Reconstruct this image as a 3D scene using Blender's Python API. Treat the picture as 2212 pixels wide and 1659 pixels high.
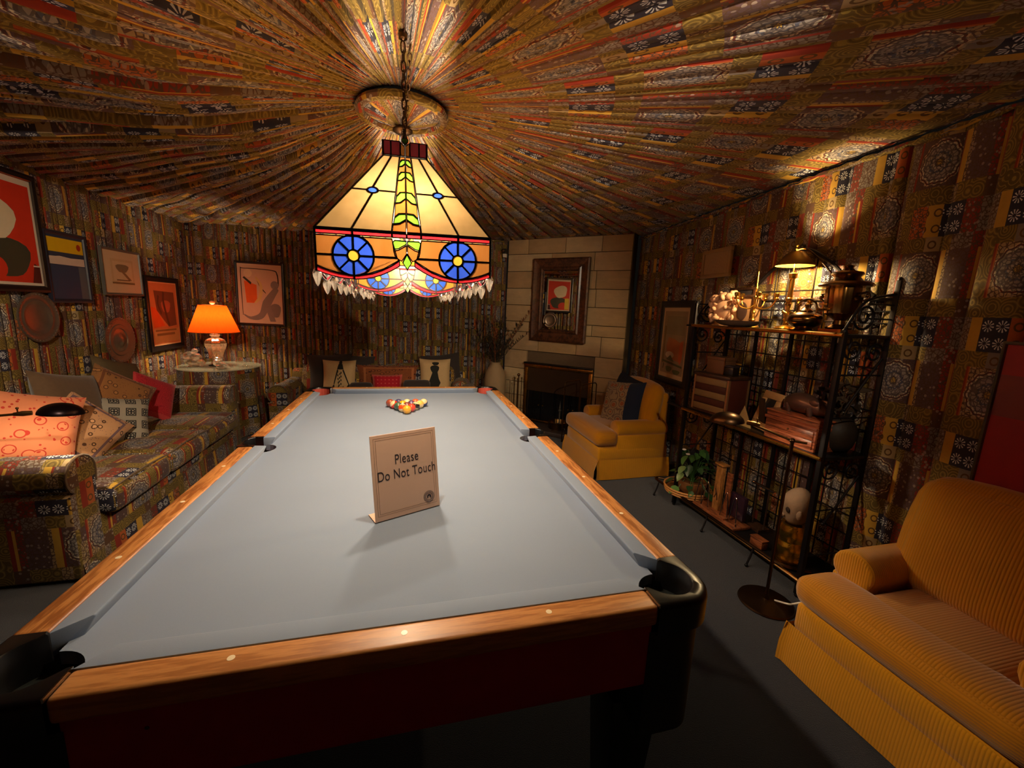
import bpy, bmesh, math, random
import numpy as np
from mathutils import Vector, Matrix, Euler, noise
random.seed(7)
S = bpy.context.scene
for o in list(bpy.data.objects):
    bpy.data.objects.remove(o)
COL = S.collection
PI = math.pi

# ---------------------------------------------------------------- camera
cd = bpy.data.cameras.new('camera')
cam = bpy.data.objects.new('camera', cd)
COL.objects.link(cam)
cd.sensor_fit = 'HORIZONTAL'
cd.sensor_width = 36.0
cd.lens = 890.62 / 2212 * 36.0
cd.clip_start = 0.02
CAMX, CAMY, CAMZ = 0.0095, -0.8606, 1.4695
_m = ((0.9697483, -0.2405952, 0.041258), (-0.0030461, -0.1809297, -0.9834913), (0.2440881, 0.9536133, -0.1761892))
_x, _d, _f = (Vector(r) for r in _m)
_x.normalize(); _f = (_f - _x * _f.dot(_x)).normalized(); _y = (-_f).cross(_x)
cam.matrix_world = Matrix(((_x[0], _y[0], -_f[0], CAMX), (_x[1], _y[1], -_f[1], CAMY), (_x[2], _y[2], -_f[2], CAMZ), (0, 0, 0, 1)))
S.camera = cam

# ---------------------------------------------------------------- world, exposure, render quality
W = bpy.data.worlds.new('night')
S.world = W
W.use_nodes = True
W.node_tree.nodes['Background'].inputs[0].default_value = (0.9, 0.75, 0.6, 1)
W.node_tree.nodes['Background'].inputs[1].default_value = 0.004
S.view_settings.view_transform = 'Standard'
S.view_settings.look = 'None'
S.view_settings.gamma = 1.0
S.view_settings.use_curve_mapping = False
S.view_settings.exposure = 0.0
S.cycles.max_bounces = 7
S.cycles.diffuse_bounces = 4
S.cycles.glossy_bounces = 4
S.cycles.transmission_bounces = 6
S.cycles.transparent_max_bounces = 8
S.cycles.caustics_reflective = False
S.cycles.caustics_refractive = False
S.cycles.sample_clamp_indirect = 3.0
S.cycles.use_denoising = True

# lamp powers (W) and colours, used by the lamps' own builders below
P_POOL, C_POOL = 24.0, (1.0, 0.80, 0.56)
P_TABLE, C_TABLE = 22.0, (1.0, 0.74, 0.44)
P_BRASS, C_BRASS = 38.0, (1.0, 0.72, 0.36)
P_READ, C_READ = 9.0, (1.0, 0.80, 0.52)
P_FILL, C_FILL = (250.0, 190.0, 70.0), (1.0, 0.80, 0.56)  # fill spots added out of view, not lamps of the room

# ---------------------------------------------------------------- mesh helpers
class MB:
    """collects verts, faces, per-face material slots and optional uvs; build() links ONE mesh object"""
    def __init__(s):
        s.v, s.f, s.m, s.uv = [], [], [], {}
    def add(s, vs, fs, mat=0, M=None, uvs=None):
        b = len(s.v)
        if M is not None:
            vs = [M @ Vector(p) for p in vs]
        s.v += [tuple(p) for p in vs]
        for f in fs:
            s.f.append(tuple(b + i for i in f)); s.m.append(mat)
            if uvs is not None:
                s.uv[len(s.f) - 1] = [uvs[i] for i in f]
        return s
    def box(s, x0, y0, z0, x1, y1, z1, mat=0, M=None):
        vs = [(x0, y0, z0), (x1, y0, z0), (x1, y1, z0), (x0, y1, z0), (x0, y0, z1), (x1, y0, z1), (x1, y1, z1), (x0, y1, z1)]
        return s.add(vs, [(3, 2, 1, 0), (4, 5, 6, 7), (0, 1, 5, 4), (1, 2, 6, 5), (2, 3, 7, 6), (3, 0, 4, 7)], mat, M)
    def lathe(s, prof, n=24, c=(0, 0, 0), mat=0, M=None, cap=True):
        vs, fs = [], []
        k = len(prof)
        for i in range(n):
            a = 2 * PI * i / n
            for r, z in prof:
                vs.append((c[0] + r * math.cos(a), c[1] + r * math.sin(a), c[2] + z))
        for i in range(n):
            j = (i + 1) % n
            for q in range(k - 1):
                fs.append((i * k + q, j * k + q, j * k + q + 1, i * k + q + 1))
        if cap:
            if prof[0][0] > 1e-5: fs.append(tuple(i * k for i in reversed(range(n))))
            if prof[-1][0] > 1e-5: fs.append(tuple(i * k + k - 1 for i in range(n)))
        return s.add(vs, fs, mat, M)
    def tube(s, pts, r, n=8, mat=0, M=None, closed=False):
        pts = [Vector(p) for p in pts]
        vs, fs = [], []
        k = len(pts)
        rs = r if isinstance(r, (list, tuple)) else [r] * k
        up = None
        for i, p in enumerate(pts):
            if closed:
                t = (pts[(i + 1) % k] - pts[i - 1]).normalized()
            else:
                t = (pts[min(i + 1, k - 1)] - pts[max(i - 1, 0)]).normalized()
            if up is None:
                up = Vector((0, 0, 1)) if abs(t.z) < 0.9 else Vector((1, 0, 0))
            a = (up - t * up.dot(t))
            a = a.normalized() if a.length > 1e-6 else t.orthogonal().normalized()
            up = a
            b = t.cross(a)
            for j in range(n):
                w = 2 * PI * j / n
                vs.append(p + (a * math.cos(w) + b * math.sin(w)) * rs[i])
        rng = k if closed else k - 1
        for i in range(rng):
            i2 = (i + 1) % k
            for j in range(n):
                j2 = (j + 1) % n
                fs.append((i * n + j, i * n + j2, i2 * n + j2, i2 * n + j))
        if not closed:
            fs.append(tuple(reversed(range(n)))); fs.append(tuple((k - 1) * n + j for j in range(n)))
        return s.add(vs, fs, mat, M)
    def ball(s, c, r, nu=16, nv=10, mat=0, sc=(1, 1, 1), M=None):
        vs, fs = [], []
        for i in range(1, nv):
            t = PI * i / nv
            for j in range(nu):
                a = 2 * PI * j / nu
                vs.append((c[0] + r * sc[0] * math.sin(t) * math.cos(a), c[1] + r * sc[1] * math.sin(t) * math.sin(a), c[2] + r * sc[2] * math.cos(t)))
        top = len(vs); vs.append((c[0], c[1], c[2] + r * sc[2])); vs.append((c[0], c[1], c[2] - r * sc[2]))
        for i in range(nv - 2):
            for j in range(nu):
                j2 = (j + 1) % nu
                fs.append((i * nu + j, (i + 1) * nu + j, (i + 1) * nu + j2, i * nu + j2))
        for j in range(nu):
            j2 = (j + 1) % nu
            fs.append((top, j, j2)); fs.append((top + 1, (nv - 2) * nu + j2, (nv - 2) * nu + j))
        return s.add(vs, fs, mat, M)
    def prism(s, poly, z0, z1, mat=0, M=None):
        n = len(poly)
        vs = [(p[0], p[1], z0) for p in poly] + [(p[0], p[1], z1) for p in poly]
        fs = [tuple(reversed(range(n))), tuple(range(n, 2 * n))] + [(i, (i + 1) % n, n + (i + 1) % n, n + i) for i in range(n)]
        return s.add(vs, fs, mat, M)
    def grid(s, nu, nv, fn, mat=0, uvf=None, M=None, wrap=False):
        vs, uvs, fs = [], [], []
        for i in range(nu + 1):
            for j in range(nv + 1):
                vs.append(fn(i / nu, j / nv))
                if uvf: uvs.append(uvf(i / nu, j / nv))
        for i in range(nu):
            for j in range(nv):
                a = i * (nv + 1) + j
                fs.append((a, a + nv + 1, a + nv + 2, a + 1))
        return s.add(vs, fs, mat, M, uvs if uvf else None)
    def mesh(s, name, mats, smooth=False, boxuv=True, bevel=0, seg=2, ang=0.6):
        me = bpy.data.meshes.new(name)
        me.from_pydata(s.v, [], s.f)
        if not isinstance(mats, (list, tuple)): mats = [mats]
        for m in mats: me.materials.append(m)
        me.polygons.foreach_set('material_index', s.m)
        if bevel:
            bm = bmesh.new(); bm.from_mesh(me)
            bmesh.ops.remove_doubles(bm, verts=bm.verts, dist=1e-6)
            es = [e for e in bm.edges if len(e.link_faces) == 2 and e.calc_face_angle(0) > 0.5]
            bmesh.ops.bevel(bm, geom=es, offset=bevel, segments=seg, profile=0.5, affect='EDGES', clamp_overlap=True)
            bm.to_mesh(me); bm.free()
        if smooth or bevel:
            me.polygons.foreach_set('use_smooth', [True] * len(me.polygons))
            try: me.set_sharp_from_angle(angle=ang)
            except Exception: pass
        ul = me.uv_layers.new(name='UVMap')
        if s.uv and not bevel:
            for pi, p in enumerate(me.polygons):
                if pi in s.uv:
                    for li, w in zip(p.loop_indices, s.uv[pi]): ul.data[li].uv = w
        elif boxuv:
            box_uv(me)
        me.update()
        return me
    def build(s, name, mats, parent=None, loc=(0, 0, 0), rot=(0, 0, 0), **k):
        return obj(name, s.mesh(name, mats, **k), parent, loc, rot)

def box_uv(me, off=(0, 0)):
    ul = me.uv_layers[0]
    n = len(me.loops)
    co = np.empty(len(me.vertices) * 3); me.vertices.foreach_get('co', co); co = co.reshape(-1, 3)
    vi = np.empty(n, dtype=np.int64); me.loops.foreach_get('vertex_index', vi)
    uv = np.empty((n, 2))
    for p in me.polygons:
        a = max(range(3), key=lambda i: abs(p.normal[i]))
        ix = ((1, 2), (0, 2), (0, 1))[a]
        for li in p.loop_indices:
            c = co[vi[li]]
            uv[li, 0] = c[ix[0]] + off[0]; uv[li, 1] = c[ix[1]] + off[1]
    ul.data.foreach_set('uv', uv.ravel())

def obj(name, me, parent=None, loc=(0, 0, 0), rot=(0, 0, 0)):
    o = bpy.data.objects.new(name, me)
    COL.objects.link(o)
    o.location = loc; o.rotation_euler = rot
    if parent is not None: o.parent = parent
    return o
def tag(o, label=None, cat=None, group=None, kind=None):
    if label: o['label'] = label
    if cat: o['category'] = cat
    if group: o['group'] = group
    if kind: o['kind'] = kind
    return o
def thing(name, label, cat, loc=(0, 0, 0), rotz=0.0, group=None):
    return tag(obj(name, None, None, loc, (0, 0, rotz)), label, cat, group)
def copy_tree(o, parent=None):
    c = o.copy(); COL.objects.link(c)
    if parent is not None: c.parent = parent
    for ch in list(o.children): copy_tree(ch, c)
    return c
def light(name, parent, loc, power, col, r=0.02):
    ld = bpy.data.lights.new(name, 'POINT')
    ld.energy = power; ld.color = col; ld.shadow_soft_size = r
    return obj(name, ld, parent, loc)
def spot(parent, loc, target, power, col, ang, r=.05):
    ld = bpy.data.lights.new('bulb', 'SPOT'); ld.energy = power; ld.color = col; ld.shadow_soft_size = r; ld.spot_size = ang; ld.spot_blend = .9
    o = obj('bulb', ld, parent, loc); d = Vector(target) - parent.location - Vector(loc)
    o.rotation_euler = d.to_track_quat('-Z', 'Y').to_euler(); return o
def T(x=0, y=0, z=0): return Matrix.Translation((x, y, z))
def R(a, ax): return Matrix.Rotation(a, 4, ax)
def inset(poly, d):
    """shrink a counter-clockwise 2-D polygon by d"""
    n = len(poly); out = []
    for i in range(n):
        p0, p1, p2 = Vector(poly[i - 1]), Vector(poly[i]), Vector(poly[(i + 1) % n])
        e1 = (p1 - p0).normalized(); e2 = (p2 - p1).normalized()
        n1 = Vector((-e1.y, e1.x)); n2 = Vector((-e2.y, e2.x))
        b = n1 + n2
        if b.length < 1e-4: b = n1
        b.normalize()
        k = d / max(0.4, b.dot(n1))
        out.append((p1.x + b.x * k, p1.y + b.y * k))
    return out
def area(poly):
    return 0.5 * sum(poly[i - 1][0] * poly[i][1] - poly[i][0] * poly[i - 1][1] for i in range(len(poly)))
def rbox(x0, y0, z0, x1, y1, z1, r, puff=0.0, n=8):
    """soft upholstery block: rounded box (radius r), faces puffed by 'puff'; as an MB"""
    m = MB()
    c = Vector(((x0 + x1) / 2, (y0 + y1) / 2, (z0 + z1) / 2)); h = Vector(((x1 - x0) / 2, (y1 - y0) / 2, (z1 - z0) / 2))
    r = min(r, h.x * .98, h.y * .98, h.z * .98)
    core = Vector((h.x - r, h.y - r, h.z - r))
    def pt(d):  # d on unit cube surface
        p = Vector((d[0] * h.x, d[1] * h.y, d[2] * h.z))
        q = Vector((max(-core.x, min(core.x, p.x)), max(-core.y, min(core.y, p.y)), max(-core.z, min(core.z, p.z))))
        e = p - q
        if e.length > 1e-9: p = q + e.normalized() * r
        if puff:
            for a in range(3):
                b, cc = (a + 1) % 3, (a + 2) % 3
                w = (1 - d[b] ** 2) * (1 - d[cc] ** 2)
                if abs(d[a]) > .999: p[a] += math.copysign(puff * w, d[a])
        return c + p
    def lin(t, hh):  # denser near the rounded edges
        k = r / hh
        if k >= .95: return math.sin((t - .5) * PI)
        a = .28
        if t < a: return -1 + k * (1 - math.cos(t / a * PI / 2)) * 1.0
        if t > 1 - a: return 1 - k * (1 - math.cos((1 - t) / a * PI / 2)) * 1.0
        return -1 + k + (2 - 2 * k) * (t - a) / (1 - 2 * a)
    for a in range(3):
        b, cc = (a + 1) % 3, (a + 2) % 3
        for sg in (-1, 1):
            def fn(u, v, a=a, b=b, cc=cc, sg=sg):
                d = [0, 0, 0]; d[a] = sg; d[b] = lin(u if sg > 0 else 1 - u, h[b]); d[cc] = lin(v, h[cc])
                return pt(d)
            m.grid(n, n, fn)
    return m
def weld(me, d=1e-5):
    bm = bmesh.new(); bm.from_mesh(me); bmesh.ops.remove_doubles(bm, verts=bm.verts, dist=d); bm.to_mesh(me); bm.free(); return me
def soft(name, mat, parent, x0, y0, z0, x1, y1, z1, r=.03, puff=0.0, n=8, uvoff=(0, 0), rot=(0, 0, 0), loc=(0, 0, 0)):
    me = weld(rbox(x0, y0, z0, x1, y1, z1, r, puff, n).mesh(name, mat, smooth=True, ang=3.1))
    box_uv(me, uvoff)
    return obj(name, me, parent, loc, rot)
def pillow(name, mats, w, h, t, parent=None, loc=(0, 0, 0), rot=(0, 0, 0), n=14, pinch=.07, back=None):
    """scatter cushion in its own x-z plane, front faces -y; uv 0..1 across"""
    m = MB()
    def prof(u, v):
        a, b = 2 * u - 1, 2 * v - 1
        e = (1 - a ** 4) * (1 - b ** 4)
        return t / 2 * max(e, 0) ** .55
    for sg in (-1, 1):
        def fn(u, v, sg=sg):
            if sg > 0: u = 1 - u
            a, b = 2 * u - 1, 2 * v - 1
            x = a * w / 2 * (1 - pinch * (1 - b * b) * abs(a) ** 2)
            z = b * h / 2 * (1 - pinch * (1 - a * a) * abs(b) ** 2)
            return (x, sg * prof(u, v), z)
        m.grid(n, n, fn, 0 if sg < 0 else (1 if back else 0), uvf=lambda u, v, sg=sg: ((1 - u) if sg > 0 else u, v))
    me = m.mesh(name, [mats] + ([back] if back else []), smooth=True, ang=3.1)
    return obj(name, me, parent, loc, rot)
def bez(pts, n=10):
    """Catmull-Rom through pts"""
    P = [Vector(p) for p in pts]; out = []
    for i in range(len(P) - 1):
        p0, p1, p2, p3 = P[max(i - 1, 0)], P[i], P[i + 1], P[min(i + 2, len(P) - 1)]
        for k in range(n):
            t = k / n
            out.append(0.5 * ((2 * p1) + (p2 - p0) * t + (2 * p0 - 5 * p1 + 4 * p2 - p3) * t * t + (3 * p1 - p0 - 3 * p2 + p3) * t ** 3))
    out.append(P[-1]); return out
def arc(cx, cy, r, a0, a1, n=12):
    return [(cx + r * math.cos(a0 + (a1 - a0) * i / n), cy + r * math.sin(a0 + (a1 - a0) * i / n)) for i in range(n + 1)]

# ---------------------------------------------------------------- materials
def lin(c):
    return tuple(((x / 255) / 12.92 if x <= 10 else (((x / 255) + .055) / 1.055) ** 2.4) for x in c)
class G:
    """tiny node-graph writer"""
    def __init__(s, name):
        s.mat = bpy.data.materials.new(name); s.mat.use_nodes = True
        s.t = s.mat.node_tree; s.n = s.t.nodes; s.l = s.t.links
        s.b = s.n['Principled BSDF']; s.out = s.n['Material Output']
    def node(s, typ, **k):
        n = s.n.new(typ)
        for a, v in k.items(): setattr(n, a, v)
        return n
    def put(s, sock, v):
        if hasattr(v, 'is_linked'): s.l.new(v, sock)
        elif isinstance(v, (tuple, list)) and len(v) == 3 and sock.type == 'RGBA': sock.default_value = (*v, 1)
        else: sock.default_value = v
    def m(s, op, a, b=0.0, c=0.0, clamp=False):
        n = s.node('ShaderNodeMath', operation=op, use_clamp=clamp)
        s.put(n.inputs[0], a); s.put(n.inputs[1], b); s.put(n.inputs[2], c)
        return n.outputs[0]
    def mix(s, f, a, b, mode='MIX'):
        n = s.node('ShaderNodeMix', data_type='RGBA', blend_type=mode)
        s.put(n.inputs[0], f); s.put(n.inputs[6], a); s.put(n.inputs[7], b)
        return n.outputs[2]
    def mixf(s, f, a, b):
        n = s.node('ShaderNodeMix', data_type='FLOAT')
        s.put(n.inputs[0], f); s.put(n.inputs[2], a); s.put(n.inputs[3], b)
        return n.outputs[0]
    def ramp(s, f, stops, interp='LINEAR'):
        n = s.node('ShaderNodeValToRGB'); cr = n.color_ramp; cr.interpolation = interp
        while len(cr.elements) < len(stops): cr.elements.new(1.0)
        for e, (p, c) in zip(cr.elements, stops):
            e.position = p; e.color = (*c, 1) if len(c) == 3 else c
        s.put(n.inputs[0], f)
        return n
    def uv(s):
        return s.node('ShaderNodeTexCoord').outputs['UV']
    def objc(s):
        return s.node('ShaderNodeTexCoord').outputs['Object']
    def xyz(s, v):
        n = s.node('ShaderNodeSeparateXYZ'); s.l.new(v, n.inputs[0]); return n.outputs
    def comb(s, x, y, z=0.0):
        n = s.node('ShaderNodeCombineXYZ'); s.put(n.inputs[0], x); s.put(n.inputs[1], y); s.put(n.inputs[2], z); return n.outputs[0]
    def noise(s, v, scale, detail=3, rough=.5):
        n = s.node('ShaderNodeTexNoise'); s.l.new(v, n.inputs['Vector']); n.inputs['Scale'].default_value = scale
        n.inputs['Detail'].default_value = detail; n.inputs['Roughness'].default_value = rough
        return n.outputs['Fac']
    def voro(s, v, scale, feature='F1', out='Distance'):
        n = s.node('ShaderNodeTexVoronoi', feature=feature); s.l.new(v, n.inputs['Vector']); n.inputs['Scale'].default_value = scale
        return n.outputs[out]
    def scale(s, v, sc):
        n = s.node('ShaderNodeMapping'); s.l.new(v, n.inputs[0]); n.inputs['Scale'].default_value = sc; return n.outputs[0]
    def bump(s, h, strength=.3, dist=.01):
        n = s.node('ShaderNodeBump'); s.l.new(h, n.inputs['Height']); n.inputs['Strength'].default_value = strength; n.inputs['Distance'].default_value = dist
        s.l.new(n.outputs[0], s.b.inputs['Normal']); return n.outputs[0]
    def set(s, **k):
        names = dict(col='Base Color', rough='Roughness', metal='Metallic', spec='Specular IOR Level', coat='Coat Weight', trans='Transmission Weight', sheen='Sheen Weight', ior='IOR')
        for a, v in k.items(): s.put(s.b.inputs[names[a]], v)
        return s
_pm = {}
def pm(name, c, rough=.6, metal=0.0, var=.18, sc=18, bump=0.0, spec=.4, coat=0.0, sheen=0.0):
    """plain procedural surface: noise-varied colour (sRGB 0-255), optional bump"""
    if name in _pm: return _pm[name]
    g = G(name); l = lin(c); v = g.objc()
    nz = g.noise(v, sc, 4, .6)
    a = tuple(x * (1 - var) for x in l); b = tuple(min(1, x * (1 + var)) for x in l)
    g.set(col=g.mix(nz, a, b), rough=g.m('MULTIPLY_ADD', nz, .16, max(0.0, rough - .08)), metal=metal, spec=spec, coat=coat, sheen=sheen)
    if bump: g.bump(g.noise(v, sc * 6, 3), bump, .004)
    _pm[name] = g.mat
    return g.mat
# ---------------------------------------------------------------- patterned fabric
def patchwork(name, su=1.0, sv=1.0, ou=0.0, ov=0.0, rough=.72, gain=1.3):
    """the cotton print of the room: blocks in rows, rosettes in framed squares, asters on navy, paisley; uv in metres"""
    g = G(name)
    x = g.xyz(g.uv())
    nz0 = g.noise(g.uv(), 9, 2)
    u = g.m('MULTIPLY_ADD', x[0], su, ou); v = g.m('MULTIPLY_ADD', x[1], sv, ov)
    iu = g.m('FLOOR', g.m('DIVIDE', u, .8))
    v = g.m('MULTIPLY_ADD', iu, .19, v)
    fu = g.m('MULTIPLY', g.m('FRACT', g.m('DIVIDE', u, .8)), .8)
    fv = g.m('MULTIPLY', g.m('FRACT', g.m('DIVIDE', v, .5)), .5)
    OL, OL2, CR, GY, NV, RD, OR, YE, PU, BR = (lin(c) for c in ((116, 96, 48), (98, 80, 42), (166, 142, 102), (124, 114, 106), (36, 40, 60), (134, 44, 32), (176, 90, 42), (200, 156, 60), (88, 68, 74), (88, 58, 40)))
    # alpha of a stop tells which motif the block carries: 1 plain, .8 ring, .6 aster, .4 filigree, .2 paisley
    def row(stops): return g.ramp(g.m('DIVIDE', fu, .8), [(p, (*c, a)) for p, c, a in stops], 'CONSTANT')
    r0 = row([(0, RD, 1), (.012, OR, 1), (.02, CR, .4), (.255, OR, 1), (.265, RD, 1), (.275, OL, .2), (.36, RD, 1), (.385, YE, 1), (.40, RD, .4), (.44, PU, .4), (.56, CR, .4), (.58, YE, 1), (.62, RD, 1), (.632, PU, .4), (.885, RD, 1), (.90, GY, .4), (.96, OL, .2)])
    r1 = row([(0, OL2, .2), (.12, GY, .8), (.18, OL, .2), (.36, RD, .4), (.44, GY, .4), (.56, OL, .2), (.66, CR, .8), (.74, OL2, .2), (.9, BR, .4)])
    r2 = row([(0, RD, 1), (.05, OR, .8), (.11, NV, .6), (.25, YE, 1), (.31, GY, .4), (.43, RD, .4), (.52, NV, .6), (.68, YE, .8), (.76, OR, .4), (.86, OL, .2), (.94, CR, .4)])
    r3 = row([(0, OL, .2), (.2, OL2, .2), (.36, BR, .4), (.44, OL, .2), (.6, CR, .4), (.66, OL2, .2), (.86, OL, .2), (.95, PU, .4)])
    col, al = r3.outputs[0], r3.outputs[1]
    for lim, r in ((.42, r2), (.28, r1), (.215, r0)):
        k = g.m('LESS_THAN', fv, lim)
        col = g.mix(k, col, r.outputs[0]); al = g.mixf(k, al, r.outputs[1])
    wv = g.comb(u, v)
    is_ = lambda a: g.m('COMPARE', al, a, .05)
    # filigree: pale or dark tracery
    ve = g.voro(wv, 58, 'DISTANCE_TO_EDGE')
    vd = g.voro(wv, 40)
    fil = g.m('LESS_THAN', ve, .09)
    spot = g.m('LESS_THAN', vd, .26)
    col = g.mix(g.m('MULTIPLY', is_(.4), fil), col, lin((84, 62, 50)))
    col = g.mix(g.m('MULTIPLY', g.m('MULTIPLY', is_(.4), spot), .6), col, lin((168, 154, 140)))
    # paisley: rings in the olive
    pr = g.m('SINE', g.m('MULTIPLY', g.voro(wv, 17), 34))
    col = g.mix(g.m('MULTIPLY', is_(.2), g.m('GREATER_THAN', pr, .5)), col, lin((92, 76, 34)))
    col = g.mix(g.m('MULTIPLY', is_(.2), g.m('LESS_THAN', pr, -.75)), col, lin((146, 124, 60)))
    # little rosettes on a grid for navy and ring blocks
    pu = g.m('SUBTRACT', g.m('MULTIPLY', g.m('FRACT', g.m('DIVIDE', g.m('SUBTRACT', fu, .088), .056)), .056), .028)
    pv = g.m('SUBTRACT', g.m('MULTIPLY', g.m('FRACT', g.m('DIVIDE', g.m('SUBTRACT', fv, .28), .07)), .07), .035)
    rr = g.m('SQRT', g.m('ADD', g.m('MULTIPLY', pu, pu), g.m('MULTIPLY', pv, pv)))
    th = g.m('ARCTAN2', pv, pu)
    pet = g.m('MULTIPLY', g.m('GREATER_THAN', g.m('SINE', g.m('MULTIPLY', th, 10)), .25), g.m('COMPARE', rr, .0155, .0085))
    col = g.mix(g.m('MULTIPLY', is_(.6), pet), col, lin((226, 226, 224)))
    ring = g.m('COMPARE', rr, .015, .0035)
    col = g.mix(g.m('MULTIPLY', is_(.8), ring), col, lin((92, 66, 34)))
    # big rosettes in the framed squares
    du = g.m('MINIMUM', g.m('ABSOLUTE', g.m('SUBTRACT', fu, .11)), g.m('ABSOLUTE', g.m('SUBTRACT', fu, .607)))
    dv = g.m('SUBTRACT', fv, .107)
    r = g.m('SQRT', g.m('ADD', g.m('MULTIPLY', du, du), g.m('MULTIPLY', dv, dv)))
    a8 = g.m('SINE', g.m('MULTIPLY', g.m('ARCTAN2', dv, du), 12))
    rj = g.m('MULTIPLY_ADD', a8, .0035, r)
    med = g.ramp(g.m('DIVIDE', rj, .1), [(0, lin((170, 140, 70))), (.13, lin((60, 58, 70))), (.2, lin((168, 160, 150))), (.36, lin((84, 92, 112))), (.46, lin((152, 144, 138))), (.70, lin((110, 100, 100))), (.78, lin((206, 196, 170))), (.86, lin((96, 40, 30))), (.93, lin((200, 176, 140)))], 'CONSTANT')
    mcol = g.mix(g.m('MULTIPLY', g.m('LESS_THAN', ve, .11), .75), med.outputs[0], lin((60, 54, 60)))
    inside = g.m('MULTIPLY', g.m('LESS_THAN', rj, .099), g.m('LESS_THAN', fv, .215))
    col = g.mix(inside, col, mcol)
    col = g.mix(g.m('MULTIPLY', g.noise(wv, 26, 4, .6), .35), col, lin((70, 52, 34)))
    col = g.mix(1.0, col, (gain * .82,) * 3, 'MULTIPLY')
    g.set(col=col, rough=rough, spec=.14, sheen=.08)
    g.bump(g.noise(g.uv(), 420, 2), .12, .002)
    return g.mat
FAB = patchwork('printed_cotton')
FAB2 = patchwork('printed_cotton_walls', ou=.31, ov=.2)
FAB3 = patchwork('printed_cotton_ceiling', ou=.11, ov=.1, gain=2.0)  # same print lightened, its colour standing in for stronger lamplight overhead
FAB4 = patchwork('printed_cotton_right', ou=.05, ov=.14)

def corduroy(name, c, period=.0125, axis=0):
    g = G(name); x = g.xyz(g.uv()); l = lin(c)
    w = g.m('ABSOLUTE', g.m('SINE', g.m('MULTIPLY', x[axis], PI / period)))
    nz = g.noise(g.uv(), 14, 3)
    lo = tuple(v * .74 for v in l)
    base = g.mix(g.m('POWER', w, .6), lo, l)
    g.set(col=g.mix(g.m('MULTIPLY', nz, .35), base, tuple(v * .6 for v in l)), rough=.8, spec=.15, sheen=.35)
    g.bump(w, .35, .003)
    return g.mat
CORD = corduroy('gold_corduroy', (214, 144, 12), .0095)
CORDX = corduroy('gold_corduroy_turned', (190, 122, 6), .0095, axis=1)

def wood(name, c1, c2, sc=(3, 30, 30), rough=.35, ring=5, coat=.3):
    g = G(name); v = g.scale(g.objc(), sc)
    n1 = g.noise(v, 2.2, 5, .65); n2 = g.noise(v, ring, 2, .5)
    f = g.m('MULTIPLY_ADD', g.m('SINE', g.m('MULTIPLY_ADD', n1, 16, g.m('MULTIPLY', n2, 10))), .3, n1, clamp=True)
    g.set(col=g.mix(f, lin(c1), lin(c2)), rough=g.m('MULTIPLY_ADD', n1, .2, rough - .1), spec=.5, coat=coat)
    g.b.inputs['Coat Roughness'].default_value = .25
    g.bump(f, .08, .002)
    return g.mat
W_RAIL_Y = wood('honey_wood_long', (140, 80, 36), (210, 142, 76), (20, 2.2, 20), .45, coat=.1)
W_RAIL_X = wood('honey_wood_short', (160, 100, 52), (206, 142, 80), (2.2, 20, 20), .42, coat=.1)
W_RED = wood('rosewood', (96, 44, 24), (176, 92, 52), (26, 3, 26), .4)
W_DARK = wood('dark_wood', (34, 20, 14), (66, 40, 26), (12, 12, 3), .4)
W_PALE = wood('pale_wood', (120, 76, 36), (176, 116, 58), (18, 18, 4), .45)
def cloth_mat(name, c):
    g = G(name); l = lin(c); n1 = g.noise(g.objc(), 900, 2); n2 = g.noise(g.objc(), 2.5, 3)
    g.set(col=g.mix(g.m('MULTIPLY_ADD', n1, .5, g.m('MULTIPLY', n2, .35)), tuple(v * .82 for v in l), tuple(v * 1.12 for v in l)), rough=.95, spec=.1, sheen=.15)
    g.bump(n1, .15, .001)
    return g.mat
BAIZE = cloth_mat('blue_baize', (136, 151, 174))
CARPET = None
def carpet():
    g = G('navy_carpet'); n1 = g.noise(g.objc(), 260, 3, .7); n2 = g.noise(g.objc(), 3, 3)
    g.set(col=g.mix(g.m('MULTIPLY_ADD', n2, .3, g.m('MULTIPLY', n1, .7)), lin((9, 12, 20)), lin((34, 40, 56))), rough=.95, spec=.05, sheen=.2)
    g.bump(n1, .6, .01)
    return g.mat
CARPET = carpet()
BRASS = pm('brass', (196, 146, 62), .28, 1.0, .12, 9)
BRASS_OLD = pm('old_brass', (128, 96, 56), .3, 1.0, .2, 8)
BRONZE = pm('bronze', (84, 62, 44), .34, 1.0, .2, 7)
IRON = pm('black_iron', (30, 26, 28), .45, .6, .2, 20)
BLACKP = pm('black_plastic', (16, 15, 16), .32, 0, .2, 12, spec=.5)
CHROME = pm('chrome', (210, 200, 190), .15, 1.0, .06, 8)
PEWTER = pm('pewter', (132, 116, 102), .42, .7, .16, 14)
STEELG = pm('grey_steel', (120, 116, 108), .4, .8, .1, 14)
WHITEP = pm('ivory_plastic', (226, 214, 192), .4, 0, .06, 10)
LEAD = pm('lead_came', (34, 26, 22), .55, .3, .2, 30)
MATRED = pm('oxblood_laminate', (176, 28, 38), .5, 0, .1, 5, spec=.3)
GREYBLK = pm('charcoal_laminate', (34, 38, 36), .5, 0, .2, 8, spec=.4)
DKFAB = pm('charcoal_cloth', (52, 44, 42), .9, 0, .2, 60, .2, sheen=.2)
BLKFAB = pm('black_cloth', (18, 16, 20), .9, 0, .2, 60, .2)
BRNFAB = pm('brown_cloth', (98, 76, 54), .9, 0, .25, 50, .2, sheen=.2)
CREAM = pm('cream_card', (216, 192, 156), .7, 0, .05, 12)
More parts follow.
